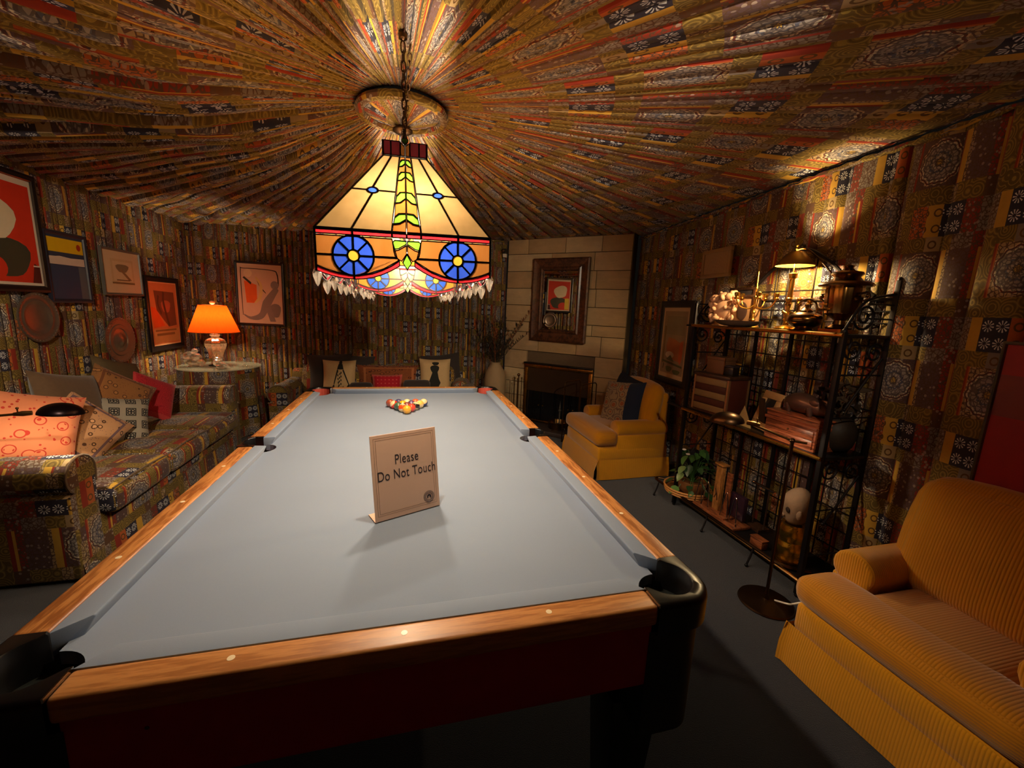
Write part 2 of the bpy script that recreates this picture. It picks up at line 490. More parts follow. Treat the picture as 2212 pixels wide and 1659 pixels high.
def glass(name, c, dens=.6, rough=.25, gain=.3):
    """opalescent art glass: lets light through and scatters it, with streaks of its own colour"""
    g = G(name); v = g.scale(g.objc(), (14, 14, 5))
    nz = g.noise(v, 1.4, 3, .55); l = tuple(x * gain for x in lin(c))
    hi = tuple(min(1, x * 1.25 + .02) for x in l); lo = tuple(x * .72 for x in l)
    col = g.mix(nz, lo, hi)
    tr = g.node('ShaderNodeBsdfTranslucent'); df = g.node('ShaderNodeBsdfDiffuse'); gl = g.node('ShaderNodeBsdfGlossy')
    for n in (tr, df): g.l.new(col, n.inputs['Color'])
    gl.inputs['Roughness'].default_value = rough
    m1 = g.node('ShaderNodeMixShader'); m1.inputs[0].default_value = dens
    g.l.new(df.outputs[0], m1.inputs[1]); g.l.new(tr.outputs[0], m1.inputs[2])
    m2 = g.node('ShaderNodeMixShader'); m2.inputs[0].default_value = .05
    g.l.new(m1.outputs[0], m2.inputs[1]); g.l.new(gl.outputs[0], m2.inputs[2])
    g.l.new(m2.outputs[0], g.out.inputs['Surface'])
    return g.mat
def crystal(name, c=(236, 226, 214), dens=.5):
    """cut crystal: part clear, part glint"""
    g = G(name); tp = g.node('ShaderNodeBsdfTransparent'); gl = g.node('ShaderNodeBsdfGlossy'); df = g.node('ShaderNodeBsdfTranslucent')
    gl.inputs['Roughness'].default_value = .08; gl.inputs['Color'].default_value = (*lin(c), 1); df.inputs['Color'].default_value = (*lin(c), 1)
    tp.inputs['Color'].default_value = (.93, .92, .9, 1)
    nz = g.noise(g.objc(), 60, 2)
    m1 = g.node('ShaderNodeMixShader'); g.l.new(g.m('MULTIPLY_ADD', nz, .5, .1), m1.inputs[0]); g.l.new(gl.outputs[0], m1.inputs[1]); g.l.new(df.outputs[0], m1.inputs[2])
    m2 = g.node('ShaderNodeMixShader'); m2.inputs[0].default_value = dens
    g.l.new(tp.outputs[0], m2.inputs[1]); g.l.new(m1.outputs[0], m2.inputs[2])
    g.l.new(m2.outputs[0], g.out.inputs['Surface'])
    return g.mat
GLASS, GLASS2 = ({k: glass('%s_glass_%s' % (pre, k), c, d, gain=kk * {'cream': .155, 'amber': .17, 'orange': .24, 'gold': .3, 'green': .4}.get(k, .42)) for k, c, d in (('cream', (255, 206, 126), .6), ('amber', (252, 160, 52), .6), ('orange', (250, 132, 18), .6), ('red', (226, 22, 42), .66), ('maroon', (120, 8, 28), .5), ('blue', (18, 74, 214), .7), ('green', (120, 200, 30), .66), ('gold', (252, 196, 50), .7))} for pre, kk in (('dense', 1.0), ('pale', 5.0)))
CRYST = crystal('cut_crystal')
GLASSW = crystal('clear_glass', dens=.22)
# ---------------------------------------------------------------- the room shell
H = 2.35
def xr(y): return 2.29 + .087 * y           # right wall at y
A_, B_, C_ = (-2.56, -1.9), (xr(-1.9) + .03, -1.9), (xr(3.62) + .03, 3.62)
D_, E_, F_ = (2.55, 3.60), (1.27, 4.60), (-2.56, 5.0)
def structure(name, m, mats, **k):
    o = m.build(name, mats, **k); o['kind'] = 'structure'; return o
fl = MB()
fl.add([(A_[0] - .1, -2.0, 0), (2.9, -2.0, 0), (2.9, 5.2, 0), (A_[0] - .1, 5.2, 0)], [(0, 1, 2, 3)])
structure('floor', fl, CARPET)

def drape(name, P, Q, wmin, wmax, amp, gather, mat, seed, flat=0.3, z0=0.0, z1=H):
    """fabric gathered in upright folds from P to Q (room on the left of P->Q)"""
    rnd = random.Random(seed)
    P, Q = Vector(P), Vector(Q); L = (Q - P).length; d = (Q - P) / L; n = Vector((-d.y, d.x))
    ss, ds, us = [0.0], [0.0], [0.0]
    s = 0.0; u = rnd.random()
    while s < L - 1e-6:
        w = rnd.uniform(wmin, wmax); 
        if rnd.random() < flat: w *= 2.0
        w = min(w, L - s)
        if L - s - w < wmin * .5: w = L - s
        a = amp * rnd.uniform(.6, 1.15) * min(1, w / (wmin * 1.3))
        tilt = rnd.uniform(-.25, .25)
        for t, k in ((.05, .35), (.14, .72), (.28, .95), (.45, 1.0), (.62, .92), (.78, .78), (.88, .6), (.96, .3), (1.0, 0.0)):
            ss.append(s + w * t); ds.append(a * k * (1 + tilt * (t - .5)))
            us.append(us[-1] + math.hypot(ss[-1] - ss[-2], ds[-1] - ds[-2]) * gather)
        s += w
    nz = 10
    m = MB(); vs, uv, fs = [], [], []
    k = nz + 1
    for i in range(len(ss)):
        for j in range(k):
            z = z0 + (z1 - z0) * j / nz
            e = noise.noise((ss[i] * 5, z * 1.1, seed)) * .012
            g_ = 1 - .35 * (j == nz) - .1 * (j == 0)
            si = ss[i] + e if 0 < i < len(ss) - 1 else ss[i]
            p = P + d * si + n * (ds[i] * g_ * (1 + .25 * noise.noise((ss[i] * 3, z * 1.7, seed + 9))))
            vs.append((p.x, p.y, z)); uv.append((us[i], z))
    for i in range(len(ss) - 1):
        for j in range(nz):
            a = i * k + j
            fs.append((a, a + k, a + k + 1, a + 1))
    m.add(vs, fs, 0, None, uv)
    return structure(name, m, mat, smooth=True, ang=.9)
drape('wall_left', F_, A_, .045, .12, .03, 1.5, FAB2, 3, .35)
drape('wall_back', E_, F_, .032, .07, .036, 2.1, FAB2, 5, .12)
drape('wall_right', B_, C_, .045, .12, .036, 1.25, FAB4, 11, .5)
drape('wall_front', A_, B_, .06, .12, .03, 1.3, FAB2, 8, .3)

# ceiling: fabric gathered into a rosette over the table
CX, CY = -.012, 1.31
poly = [A_, B_, C_, D_, E_, F_]
def reach(a):
    dx, dy = math.cos(a), math.sin(a); best = 9
    for i in range(len(poly)):
        x1, y1 = poly[i - 1]; x2, y2 = poly[i]
        ex, ey = x2 - x1, y2 - y1; den = dx * ey - dy * ex
        if abs(den) < 1e-9: continue
        t = ((x1 - CX) * ey - (y1 - CY) * ex) / den; q = ((x1 - CX) * dy - (y1 - CY) * dx) / den
        if t > 0 and -1e-6 <= q <= 1 + 1e-6: best = min(best, t)
    return best
def ceiling():
    rnd = random.Random(21)
    an, dp, us = [0.0], [0.0], [0.0]
    while an[-1] < 2 * PI - 1e-6:
        a = an[-1]; c = math.cos(a - 2.95)           # deep folds towards the left wall, nearly flat towards the right
        k = .5 + .5 * c
        w = rnd.uniform(.020, .042) * (1.7 - .8 * k)
        w = min(w, 2 * PI - a)
        if 2 * PI - a - w < .01: w = 2 * PI - a
        am = (.008 + .09 * k ** 1.3) * rnd.uniform(.6, 1.2)
        pt_ = 0
        for t, q in ((.04, .5), (.12, .9), (.45, 1.0), (.84, .9), (.95, .5), (1, 0)):
            an.append(a + w * t); dp.append(am * q)
            us.append(us[-1] + w * (t - pt_) * (1.8 + 3.6 * k)); pt_ = t
    nr = 16; vs, uv, fs = [], [], []; kk = nr + 1
    for i, a in enumerate(an):
        if i == len(an) - 1: a = 2 * PI
        Rm = reach(a)
        for j in range(kk):
            r = .17 + (Rm - .17) * (j / nr) ** 1.15
            lift = dp[i] * min(1, (r - .1) / .8) * (1 + .3 * noise.noise((a * 6, r * 1.5, 2)))
            sag = .012 * math.sin(PI * j / nr)
            a2 = a + .006 * noise.noise((a * 9, r * 2.2, 7)) if 0 < i < len(an) - 1 else a
            vs.append((CX + r * math.cos(a2), CY + r * math.sin(a2), H + .03 - lift - sag)); uv.append((us[i], r * .72))
    for i in range(len(an) - 1):
        for j in range(nr):
            a = i * kk + j
            fs.append((a, a + 1, a + kk + 1, a + kk))
    m = MB(); m.add(vs, fs, 0, None, uv)
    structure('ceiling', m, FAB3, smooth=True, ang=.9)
ceiling()
def rosette():
    m = MB()
    n = 48
    ring = [(CX + .19 * math.cos(2 * PI * i / n), CY + .19 * math.sin(2 * PI * i / n), H - .012) for i in range(n)]
    # the cup of fabric drawn down to the middle
    nn = 72
    def fn(u, v):
        a = 2 * PI * u; r = .18 * (1 - v) + .02 * v
        z = H - .004 - .062 * v ** 1.6 - .010 * abs(math.sin(a * 9)) * math.sin(PI * min(1, v * 1.1))
        return (CX + r * math.cos(a), CY + r * math.sin(a), z)
    m.grid(nn, 8, fn, uvf=lambda u, v: (u * 2.2, v * .2))
    t = structure('trim_1', m, FAB3, smooth=True)
    rm = MB(); rm.tube(ring, .021, 8, closed=True); rm.build('welt', FAB3, t, smooth=True)
    c = MB(); c.lathe([(.0, -.012), (.03, -.011), (.046, -.002), (.046, .004), (0, .006)], 24, (CX, CY, H - .08))
    c.build('canopy', BRONZE, t, smooth=True)
rosette()
def trim(n, P, Q, z=H - .012, r=.013):
    m = MB(); d = Vector((Q[0] - P[0], Q[1] - P[1], 0)); L = d.length; d.normalize(); nn = Vector((-d.y, d.x, 0))
    k = int(L / .035)
    # a gathered welt along the top of the wall
    m.tube([Vector((P[0], P[1], z)) + d * (L * i / k) + nn * (.03 + .003 * math.sin(i * 1.9)) + Vector((0, 0, .004 * math.sin(i * 2.3))) for i in range(k + 1)], [r * (1 + .3 * math.sin(i * 1.7)) for i in range(k + 1)], 6)
    structure('trim_%d' % n, m, FAB2, smooth=True)
trim(2, F_, A_); trim(3, E_, F_); trim(4, B_, C_)

# fireplace wall: coursed stone across the far right corner
FPP, FPQ = Vector((1.27, 4.53, 0)), Vector((2.42, 3.43, 0))
FD = (FPQ - FPP).normalized(); FN = Vector((-FD.y, FD.x, 0)) * -1     # FN points into the room
FROT = math.atan2(FD.y, FD.x)
FL_ = (FPQ - FPP).length
def fpt(u, z, out=0.0): return FPP + FD * u + FN * out + Vector((0, 0, z))
def stone_mat(i):
    c = [(196, 166, 124), (186, 154, 112), (202, 174, 132), (190, 160, 122)][i]
    g = G('limestone_%d' % i); v = g.objc(); l = lin(c)
    n1 = g.noise(v, 7, 5, .65); n2 = g.noise(g.scale(v, (3, 3, 14)), 2.4, 3)
    g.set(col=g.mix(g.m('MULTIPLY_ADD', n1, .6, g.m('MULTIPLY', n2, .4)), tuple(x * .62 for x in l), tuple(x * 1.15 for x in l)), rough=.85, spec=.2)
    g.bump(n1, .5, .02)
    return g.mat
def fireplace_wall():
    back = MB(); M = Matrix.Translation(FPP) @ R(FROT, 'Z')
    back.box(0, .03, 0, FL_, .20, H + .02, M=M)          # +y local is away from the room
    w = structure('wall_fireplace', back, pm('mortar', (104, 86, 66), .9, 0, .2, 30, .3))
    sm = [stone_mat(i) for i in range(4)]
    rnd = random.Random(4); z = 0.0
    while z < H - .02:
        h = min(rnd.choice((.15, .18, .21, .24, .13)), H - z)
        if H - z - h < .07: h = H - z
        u = 0.0
        while u < FL_ - 1e-4:
            w_ = rnd.uniform(.28, .62)
            if FL_ - u - w_ < .16: w_ = FL_ - u
            a, b = u, u + w_; u = b
            segs = [(a, b)]
            if z < .80 - .02:                               # leave the firebox open
                segs = [(x0, x1) for x0, x1 in ((a, min(b, .335)), (max(a, 1.255), b)) if x1 - x0 > .03]
            zz = h if z >= .78 or z + h <= .80 else h
            for x0, x1 in segs:
                m = MB(); g_ = .004; o = rnd.uniform(-.006, .012)
                n_ = 4
                def fn(p, q, x0=x0, x1=x1, z=z, h=h, o=o):
                    x = x0 + g_ + (x1 - x0 - 2 * g_) * p; zz = z + g_ + (h - 2 * g_) * q
                    e = min(p, 1 - p, q, 1 - q)
                    y = -.012 - o - (.007 * noise.noise((x * 6, zz * 11, 3)) + .006 if e > .01 else -.012)
                    return (x, y, zz)
                m.grid(6, 3, fn)
                m.box(x0 + g_, -.0, z + g_, x1 - g_, .04, z + h - g_)
                m.build('stone_block', sm[rnd.randrange(4)], w, M.translation, (0, 0, FROT), smooth=True, ang=.5)
        z += h
    # firebox: thin dark panel closing the opening
    fb = MB()
    fb.box(.335, .028, .0, 1.255, .029, .80, M=M)
    fb.build('firebox', pm('dark_brick', (34, 26, 24), .8, 0, .3, 20), w)
fireplace_wall()

# fill spotlights added behind the camera to brighten walls, fireplace and shelves
def fill_spot(label, x, y, target, power, ang):
    t = thing('fill_spotlight', label, 'added fill light', (x, y, H - .03))
    b = MB(); b.lathe([(0, 0), (.05, 0), (.05, -.012), (.012, -.016), (.010, -.05), (0, -.05)], 20); b.build('mount', BLACKP, t, smooth=True, ang=.6)
    d = (Vector(target) - Vector((x, y, H - .08))).normalized(); q = Vector((0, 0, 1)).rotation_difference(d)
    c = MB(); M = T(0, 0, -.06) @ q.to_matrix().to_4x4()
    c.lathe([(.0, -.05), (.03, -.05), (.034, -.04), (.036, .06), (.034, .06), (.031, -.02), (0, -.025)], 24, M=M); c.build('can', BLACKP, t, smooth=True, ang=.7)
    spot(t, (M @ Vector((0, 0, .065)))[:], target, power, C_FILL, ang, .034)
fill_spot('added black fill spotlight out of view, aimed at the left wall', -.75, -.75, (-2.5, 3.2, 1.05), P_FILL[0], math.radians(42))
fill_spot('added black fill spotlight out of view, aimed at the fireplace', 1.05, -.85, (.75, 4.5, 1.2), P_FILL[1], math.radians(48))
fill_spot('added black fill spotlight out of view, aimed at the iron shelves', .70, -.95, (2.2, 1.45, .95), P_FILL[2], math.radians(34))
# ---------------------------------------------------------------- pool table
ZC, ZR = .763, .80           # cloth, rail top
HW, HL = .635, 2.54          # nose to nose
PT = thing('pool_table', 'pool table with blue-grey cloth, worn honey wood rails and oxblood red apron', 'pool table', (0, 1.27, 0))
def pt(m, name, mat, **k): return m.build(name, mat, PT, (0, -1.27, 0), **k)
def pool_table():
    b = MB()
    # bed cloth with pocket bites left out of the outline
    pk = []
    def bite(cx, cy, r, a0, a1, n=10): return [(cx + r * math.cos(a0 + (a1 - a0) * i / n), cy + r * math.sin(a0 + (a1 - a0) * i / n)) for i in range(n + 1)]
    e = .03
    X, Y0, Y1 = HW + e, -e, HL + e
    rc, rs = .056, .062
    out = []
    out += bite(-X - .002, Y0 - .002, rc + .02, PI / 2, 0)
    out += bite(X + .002, Y0 - .002, rc + .02, PI, PI / 2)
    out += bite(X + .012, 1.27, rs, -PI / 2, -3 * PI / 2)
    out += bite(X + .002, Y1 + .002, rc + .02, -PI / 2, -PI)
    out += bite(-X - .002, Y1 + .002, rc + .02, 0, -PI / 2)
    out += bite(-X - .012, 1.27, rs, PI / 2, -PI / 2)
    b.prism(out, ZC - .03, ZC)
    pt(b, 'bed_cloth', BAIZE)
    # cushions: nose overhangs, top slopes up to the wood
    def cushion(p0, p1, c0, c1):
        # p0->p1 along the nose line, inward normal on the left
        d = Vector(p1) - Vector(p0); L = d.length; d.normalize(); n = Vector((-d.y, d.x))
        m = MB(); w = .052
        prof = [(0, ZC + .037), (.006, ZC + .0385), (-w, ZR - .001), (-w, ZC - .02), (-.012, ZC - .001), (-.004, ZC + .026)]
        prof = [(.0, ZC + .032), (-.002, ZC + .0365), (-w, ZR - .0015), (-w, ZC - .02), (-.016, ZC - .002)]
        ends = []
        for (s0, cut) in ((0, c0), (L, c1)):
            ring = []
            for (o, z) in prof:
                k = -o / w * cut
                s = s0 + (-k if s0 == 0 else k) if cut else s0
                q = Vector(p0) + d * s + n * o
                ring.append((q.x, q.y, z))
            ends.append(ring)
        k = len(prof)
        m.add(ends[0] + ends[1], [tuple(range(k)), tuple(reversed(range(k, 2 * k)))] + [(i, i + k, (i + 1) % k + k, (i + 1) % k) for i in range(k)])
        pt(m, 'cushion', BAIZE, bevel=.003, seg=2)
    # cuts are measured so that jaws open towards the pocket (positive = longer at the back)
    g = .098
    cushion((HW - g, HL), (-HW + g, HL), .046, .046)
    cushion((-HW + g, 0), (HW - g, 0), .046, .046)
    cushion((HW, g), (HW, 1.27 - .068), .046, .010)
    cushion((HW, 1.27 + .068), (HW, HL - g), .010, .046)
    cushion((-HW, HL - g), (-HW, 1.27 + .068), .046, .010)
    cushion((-HW, 1.27 - .068), (-HW, g), .010, .046)
    # wooden rails
    xi, xo = HW + .0522, HW + .118
    zt, zb = ZR, ZR - .052
    def rail(x0, y0, x1, y1, mat):
        m = MB(); m.box(x0, y0, zb, x1, y1, zt)
        return pt(m, 'rail', mat, bevel=.010, seg=3)
    rr = [rail(-HW + .055, -.118, HW - .055, -.0522, W_RAIL_X), rail(-HW + .055, HL + .0522, HW - .055, HL + .118, W_RAIL_X)]
    for s in (-1, 1):
        for (a, c) in ((.055, 1.27 - .072), (1.27 + .072, HL - .055)):
            x0, x1 = sorted((s * xi, s * xo))
            rr.append(rail(x0, a, x1, c, W_RAIL_Y))
    # inlaid sights
    pearl = pm('pearl_inlay', (246, 224, 184), .3, 0, .06, 20)
    def sight(x, y, parent):
        m = MB(); m.lathe([(.0072, 0), (.0068, .0006), (0, .0008)], 14, (x, y, ZR - .0002)); 
        m.build('sight', pearl, parent)
    for q in (-.5, 0, .5):
        sight(q * HW, -.082, rr[0]); sight(q * HW, HL + .082, rr[1])
    for s, i in ((-1, 2), (1, 4)):
        for k in (1, 2, 3): sight(s * (HW + .082), HL * k / 8, rr[i])
        for k in (5, 6, 7): sight(s * (HW + .082), HL * k / 8, rr[i + 1])
    # corner castings: rounded black caps around a bore
    def corner(sx, sy):
        cy = 0 if sy < 0 else HL
        m = MB()
        ox, oy = HW + .12, .12
        c = (HW + .020, -.022)                           # bore centre in the first-quadrant frame (x out, y out negative)
        rb = .068; ro = .085
        outer = [(HW - .055, -.120)] + [(ox - ro + ro * math.cos(a), -(oy - ro) - ro * math.sin(a)) for a in [PI / 2 - i * PI / 2 / 8 for i in range(9)]] + [(ox, .055)]
        inner = [(HW - .055, -.05), (HW - .05, -.045)] + [(c[0] + rb * math.cos(a), c[1] + rb * math.sin(a)) for a in [math.radians(215 + i * (200) / 14) for i in range(15)]] + [(HW + .045, .05), (HW + .05, .055)]
        # strip between the two outlines, resampled by arclength
        def resample(p, n):
            p = [Vector(q) for q in p]; ln = [0]
            for i in range(1, len(p)): ln.append(ln[-1] + (p[i] - p[i - 1]).length)
            o = []
            for i in range(n + 1):
                t = ln[-1] * i / n; k = max(j for j in range(len(p)) if ln[j] <= t + 1e-9); k = min(k, len(p) - 2)
                o.append(p[k].lerp(p[k + 1], (t - ln[k]) / max(1e-9, ln[k + 1] - ln[k])))
            return o
        n = 28; O, I = resample(outer, n), resample(inner, n)
        O[0] = Vector(outer[0]); I[0] = Vector(inner[0])
        z1 = ZR + .003
        prof = []
        vs, fs = [], []
        for o, i in zip(O, I):
            dd = (o - i); L = dd.length
            e = dd / max(L, 1e-6)
            for p, z in ((i - e * .0, ZC - .10), (i, z1 - .004), (i + e * .004, z1), (o - e * .012, z1), (o - e * .003, z1 - .006), (o, z1 - .016), (o, ZR - .075), (o - e * .012, ZR - .082)):
                x, y = p.x * sx, p.y if sy < 0 else HL - p.y
                vs.append((x, y, z))
        k = 8
        fl_ = (sx * (1 if sy < 0 else -1)) < 0
        for a in range(n):
            for q in range(k - 1):
                f = (a * k + q, (a + 1) * k + q, (a + 1) * k + q + 1, a * k + q + 1)
                fs.append(tuple(reversed(f)) if not fl_ else f)
        m.add(vs, fs)
        o = pt(m, 'corner_casting', BLACKP, smooth=True, ang=.8)
        t = MB(); t.lathe([(rb + .002, -.16), (rb + .002, -.02)], 18, (sx * c[0], c[1] if sy < 0 else HL - c[1], ZC), cap=False)
        t.lathe([(0, -.16), (rb + .002, -.158)], 18, (sx * c[0], c[1] if sy < 0 else HL - c[1], ZC), cap=False)
        lin_mat = pm('pocket_rubber', (14, 12, 13), .6, 0, .2, 20) if sy < 0 else pm('worn_red_liner', (196, 84, 70), .7, 0, .2, 20)
        t.build('pocket_liner', lin_mat, o)
        if sy > 0:
            wv, wf = [], []
            for i in range(13):
                a = math.radians(200 + i * 230 / 12)
                for z in (ZC - .03, ZR - .008): wv.append((sx * (c[0] + (rb - .002) * math.cos(a)), HL - (c[1] + (rb - .002) * math.sin(a)), z))
            w2 = MB(); w2.add(wv, [(2 * i, 2 * i + 2, 2 * i + 3, 2 * i + 1) for i in range(12)]); w2.build('worn_liner', pm('worn_red_liner', (204, 88, 74), .7, 0, .2, 20), o)
        # thin chrome strip where the casting meets the rails
        for (x, y0, y1) in ((HW - .055, -.118, -.052),):
            s = MB(); yy = (y0, y1) if sy < 0 else (HL - y1, HL - y0)
            s.box(sx * x - .0015, yy[0], ZR - .004, sx * x + .0015, yy[1], ZR + .0042)
            s.build('edge_band', CHROME, o)
        # cabinet corner below
        cb = MB()
        ro2 = .07; ox2 = HW + .105; oy2 = .105
        pl = [(HW - .065, -oy2), ] + [(ox2 - ro2 + ro2 * math.cos(a), -(oy2 - ro2) - ro2 * math.sin(a)) for a in [PI / 2 - i * PI / 2 / 8 for i in range(9)]] + [(ox2, .065), (HW - .02, .065), (HW - .065, .02)]
        pl = [(x * sx, y if sy < 0 else HL - y) for x, y in pl]
        if area(pl) < 0: pl.reverse()
        cb.prism(pl, .42, ZR - .078)
        pt(cb, 'corner_cabinet', GREYBLK, smooth=True)
        if sx > 0 and sy < 0:
            v = MB(); 
            v.add([(ox2 + .003, -.012, .712), (ox2 + .004, .018, .72), (ox2 + .004, .022, .64), (ox2 + .003, .006, .585), (ox2 + .003, -.004, .60), (ox2 + .003, -.010, .66)], [(0, 1, 2, 3, 4, 5)])
            v.add([(ox2 - .002, -.012, .712), (ox2 - .002, .018, .72), (ox2 - .002, .022, .64), (ox2 - .002, .006, .585), (ox2 - .002, -.004, .60), (ox2 - .002, -.010, .66)], [(5, 4, 3, 2, 1, 0)])
            v.build('peeling_veneer', W_PALE, PT, (0, -1.27, 0))
        # leg
        lg = MB(); w = .075; cx, cy2 = sx * (HW - .02), (.05 if sy < 0 else HL - .05)
        lg.add([(cx - w, cy2 - w, .44), (cx + w, cy2 - w, .44), (cx + w, cy2 + w, .44), (cx - w, cy2 + w, .44), (cx - w * .7, cy2 - w * .7, .03), (cx + w * .7, cy2 - w * .7, .03), (cx + w * .7, cy2 + w * .7, .03), (cx - w * .7, cy2 + w * .7, .03)],
               [(0, 1, 2, 3), (7, 6, 5, 4), (0, 4, 5, 1), (1, 5, 6, 2), (2, 6, 7, 3), (3, 7, 4, 0)])
        L_ = pt(lg, 'leg', BLACKP, bevel=.006)
        ft = MB(); ft.lathe([(.05, 0), (.05, .02), (.04, .032), (0, .032)], 16, (cx, cy2, 0)); ft.build('foot', BLACKP, L_)
    for sx in (-1, 1):
        for sy in (-1, 1): corner(sx, sy)
    # side pocket castings
    for s in (-1, 1):
        m = MB(); n = 16; vs, fs = [], []
        cxx = HW + .062
        for i in range(n + 1):
            a = -PI / 2 + PI * i / n
            ix, iy = (cxx + .012 + .040 * math.cos(a), .060 * math.sin(a))
            oxx, oy = HW + .121, .0735 * math.sin(a)
            oxx = HW + .121 if abs(a) < 1.2 else HW + .06 + (.061) * (1 if abs(a) < 1.5 else 0.0)
            if i in (0, n): ix, oxx = HW + .048, HW + .05
            for x, y, z in ((ix, iy, ZC - .1), (ix, iy, ZR - .002), (ix + .003, iy * 1.05, ZR + .002), (max(oxx - .006, ix + .004), oy, ZR + .002), (max(oxx, ix + .006), oy, ZR - .006), (max(oxx, ix + .006), oy, ZR - .075)):
                vs.append((s * x, 1.27 + y, z))
        k = 6
        for a in range(n):
            for q in range(k - 1):
                f = (a * k + q, (a + 1) * k + q, (a + 1) * k + q + 1, a * k + q + 1)
                fs.append(f if s > 0 else tuple(reversed(f)))
        m.add(vs, fs)
        for yy in (-1, 1):      # filler between the wood rail ends and the bore
            y0, y1 = sorted((1.27 + yy * .058, 1.27 + yy * .0735))
            x0, x1 = sorted((s * (HW + .05), s * (HW + .121)))
            m.box(x0, y0, ZR - .06, x1, y1, ZR + .0015)
        o = pt(m, 'side_casting', BLACKP, smooth=True, ang=.6)
        t = MB(); t.lathe([(0, -.15), (.068, -.148), (.068, -.03)], 18, (s * (HW + .042), 1.27, ZC), cap=False)
        t.build('pocket_liner', pm('pocket_rubber', (14, 12, 13), .6, 0, .2, 20), o)
        b2 = MB(); b2.tube([(s * (cxx + .012 + .041 * math.cos(a)), 1.27 + .061 * math.sin(a), ZR + .002) for a in [-PI / 2 + PI * i / 12 for i in range(13)]], .0028, 6)
        b2.build('edge_band', CHROME, o)
    # apron panels
    zt2, zb2 = ZR - .056, .575
    for (x0, y0, x1, y1) in ((-HW + .06, -.104, HW - .06, -.084), (-HW + .06, HL + .084, HW - .06, HL + .104), (-HW - .104, .06, -HW - .084, HL - .06), (HW + .084, .06, HW + .104, HL - .06)):
        m = MB(); m.box(x0, y0, zb2, x1, y1, zt2); pt(m, 'apron', MATRED, bevel=.003)
    m = MB(); m.box(-HW + .02, .02, .58, HW - .02, HL - .02, ZC - .031); pt(m, 'slate_frame', BLACKP)
    m = MB(); m.box(-.46, .25, .44, .46, HL - .25, .579); pt(m, 'inner_frame', BLACKP)
    sc = MB(); sc.lathe([(.004, 0), (.003, .0012), (0, .0016)], 10, M=T(-.45, -.104, .70) @ R(PI / 2, 'X')); pt(sc, 'screw', BRONZE)
pool_table()

# balls: racked with the yellow at the front
BR_ = .0286
def ball_mat(name, c, stripe):
    g = G(name)
    if stripe:
        z = g.xyz(g.objc())[2]
        k = g.m('LESS_THAN', g.m('ABSOLUTE', z), .0145)
        col = g.mix(k, lin((236, 208, 158)), lin(c))
    else:
        col = g.mix(g.m('MULTIPLY', g.noise(g.objc(), 40), .1), lin(c), lin((255, 240, 210)))
    g.set(col=col, rough=.08, spec=.6, coat=.6)
    return g.mat
YEL, BLU, RED, PUR, ORG, GRN, MAR = (244, 172, 16), (36, 46, 104), (226, 44, 20), (76, 40, 96), (240, 84, 34), (40, 84, 60), (112, 26, 26)
RACK = [('yellow', YEL, 0), ('cream and orange striped', ORG, 1), ('red', RED, 0), ('dark green', GRN, 0), ('maroon', MAR, 0), ('cream and black striped', (40, 30, 30), 1), ('cream and red striped', RED, 1), ('cream and yellow striped', YEL, 1), ('purple', PUR, 0), ('pale amber striped', (240, 190, 90), 1),
        ('rust brown', (150, 52, 26), 0), ('dark blue', BLU, 0), ('cream and green striped', GRN, 1), ('orange', ORG, 0), ('cream and blue striped', BLU, 1)]
PLACE = ['at the front point of the rack', 'second row left of the rack', 'second row right of the rack', 'third row left end of the rack', 'third row middle of the rack', 'third row right end of the rack', 'fourth row left end of the rack', 'fourth row second from left', 'fourth row third from left', 'fourth row right end of the rack',
         'back row left corner of the rack', 'back row second from left', 'back row middle of the rack', 'back row second from right', 'back row right corner of the rack']
def ballmesh():
    m = MB(); m.ball((0, 0, 0), BR_, 28, 18); return m
_bm = ballmesh().mesh('pool_ball', BAIZE, smooth=True, ang=3)
k = 0
rnd = random.Random(3)
for row in range(5):
    for i in range(row + 1):
        nm, c, st = RACK[k]
        me = _bm.copy(); me.materials[0] = ball_mat('ball_' + nm.replace(' ', '_'), c, st)
        x = (i - row / 2) * 2 * BR_ * 1.01; y = 1.885 + row * 2 * BR_ * .877
        o = obj('pool_ball', me, None, (x + .001, y, ZC + BR_), (rnd.uniform(-1, 1), rnd.uniform(-1, 1), 0) if st else (0, 0, 0))
        tag(o, nm + ' pool ball, ' + PLACE[k], 'ball', 'racked pool balls')
        k += 1
me = _bm.copy(); me.materials[0] = ball_mat('cue_ball', (248, 214, 128), 0)
tag(obj('cue_ball', me, None, (.002, 1.30, ZC + BR_)), 'ivory yellow cue ball half hidden behind the notice', 'ball')

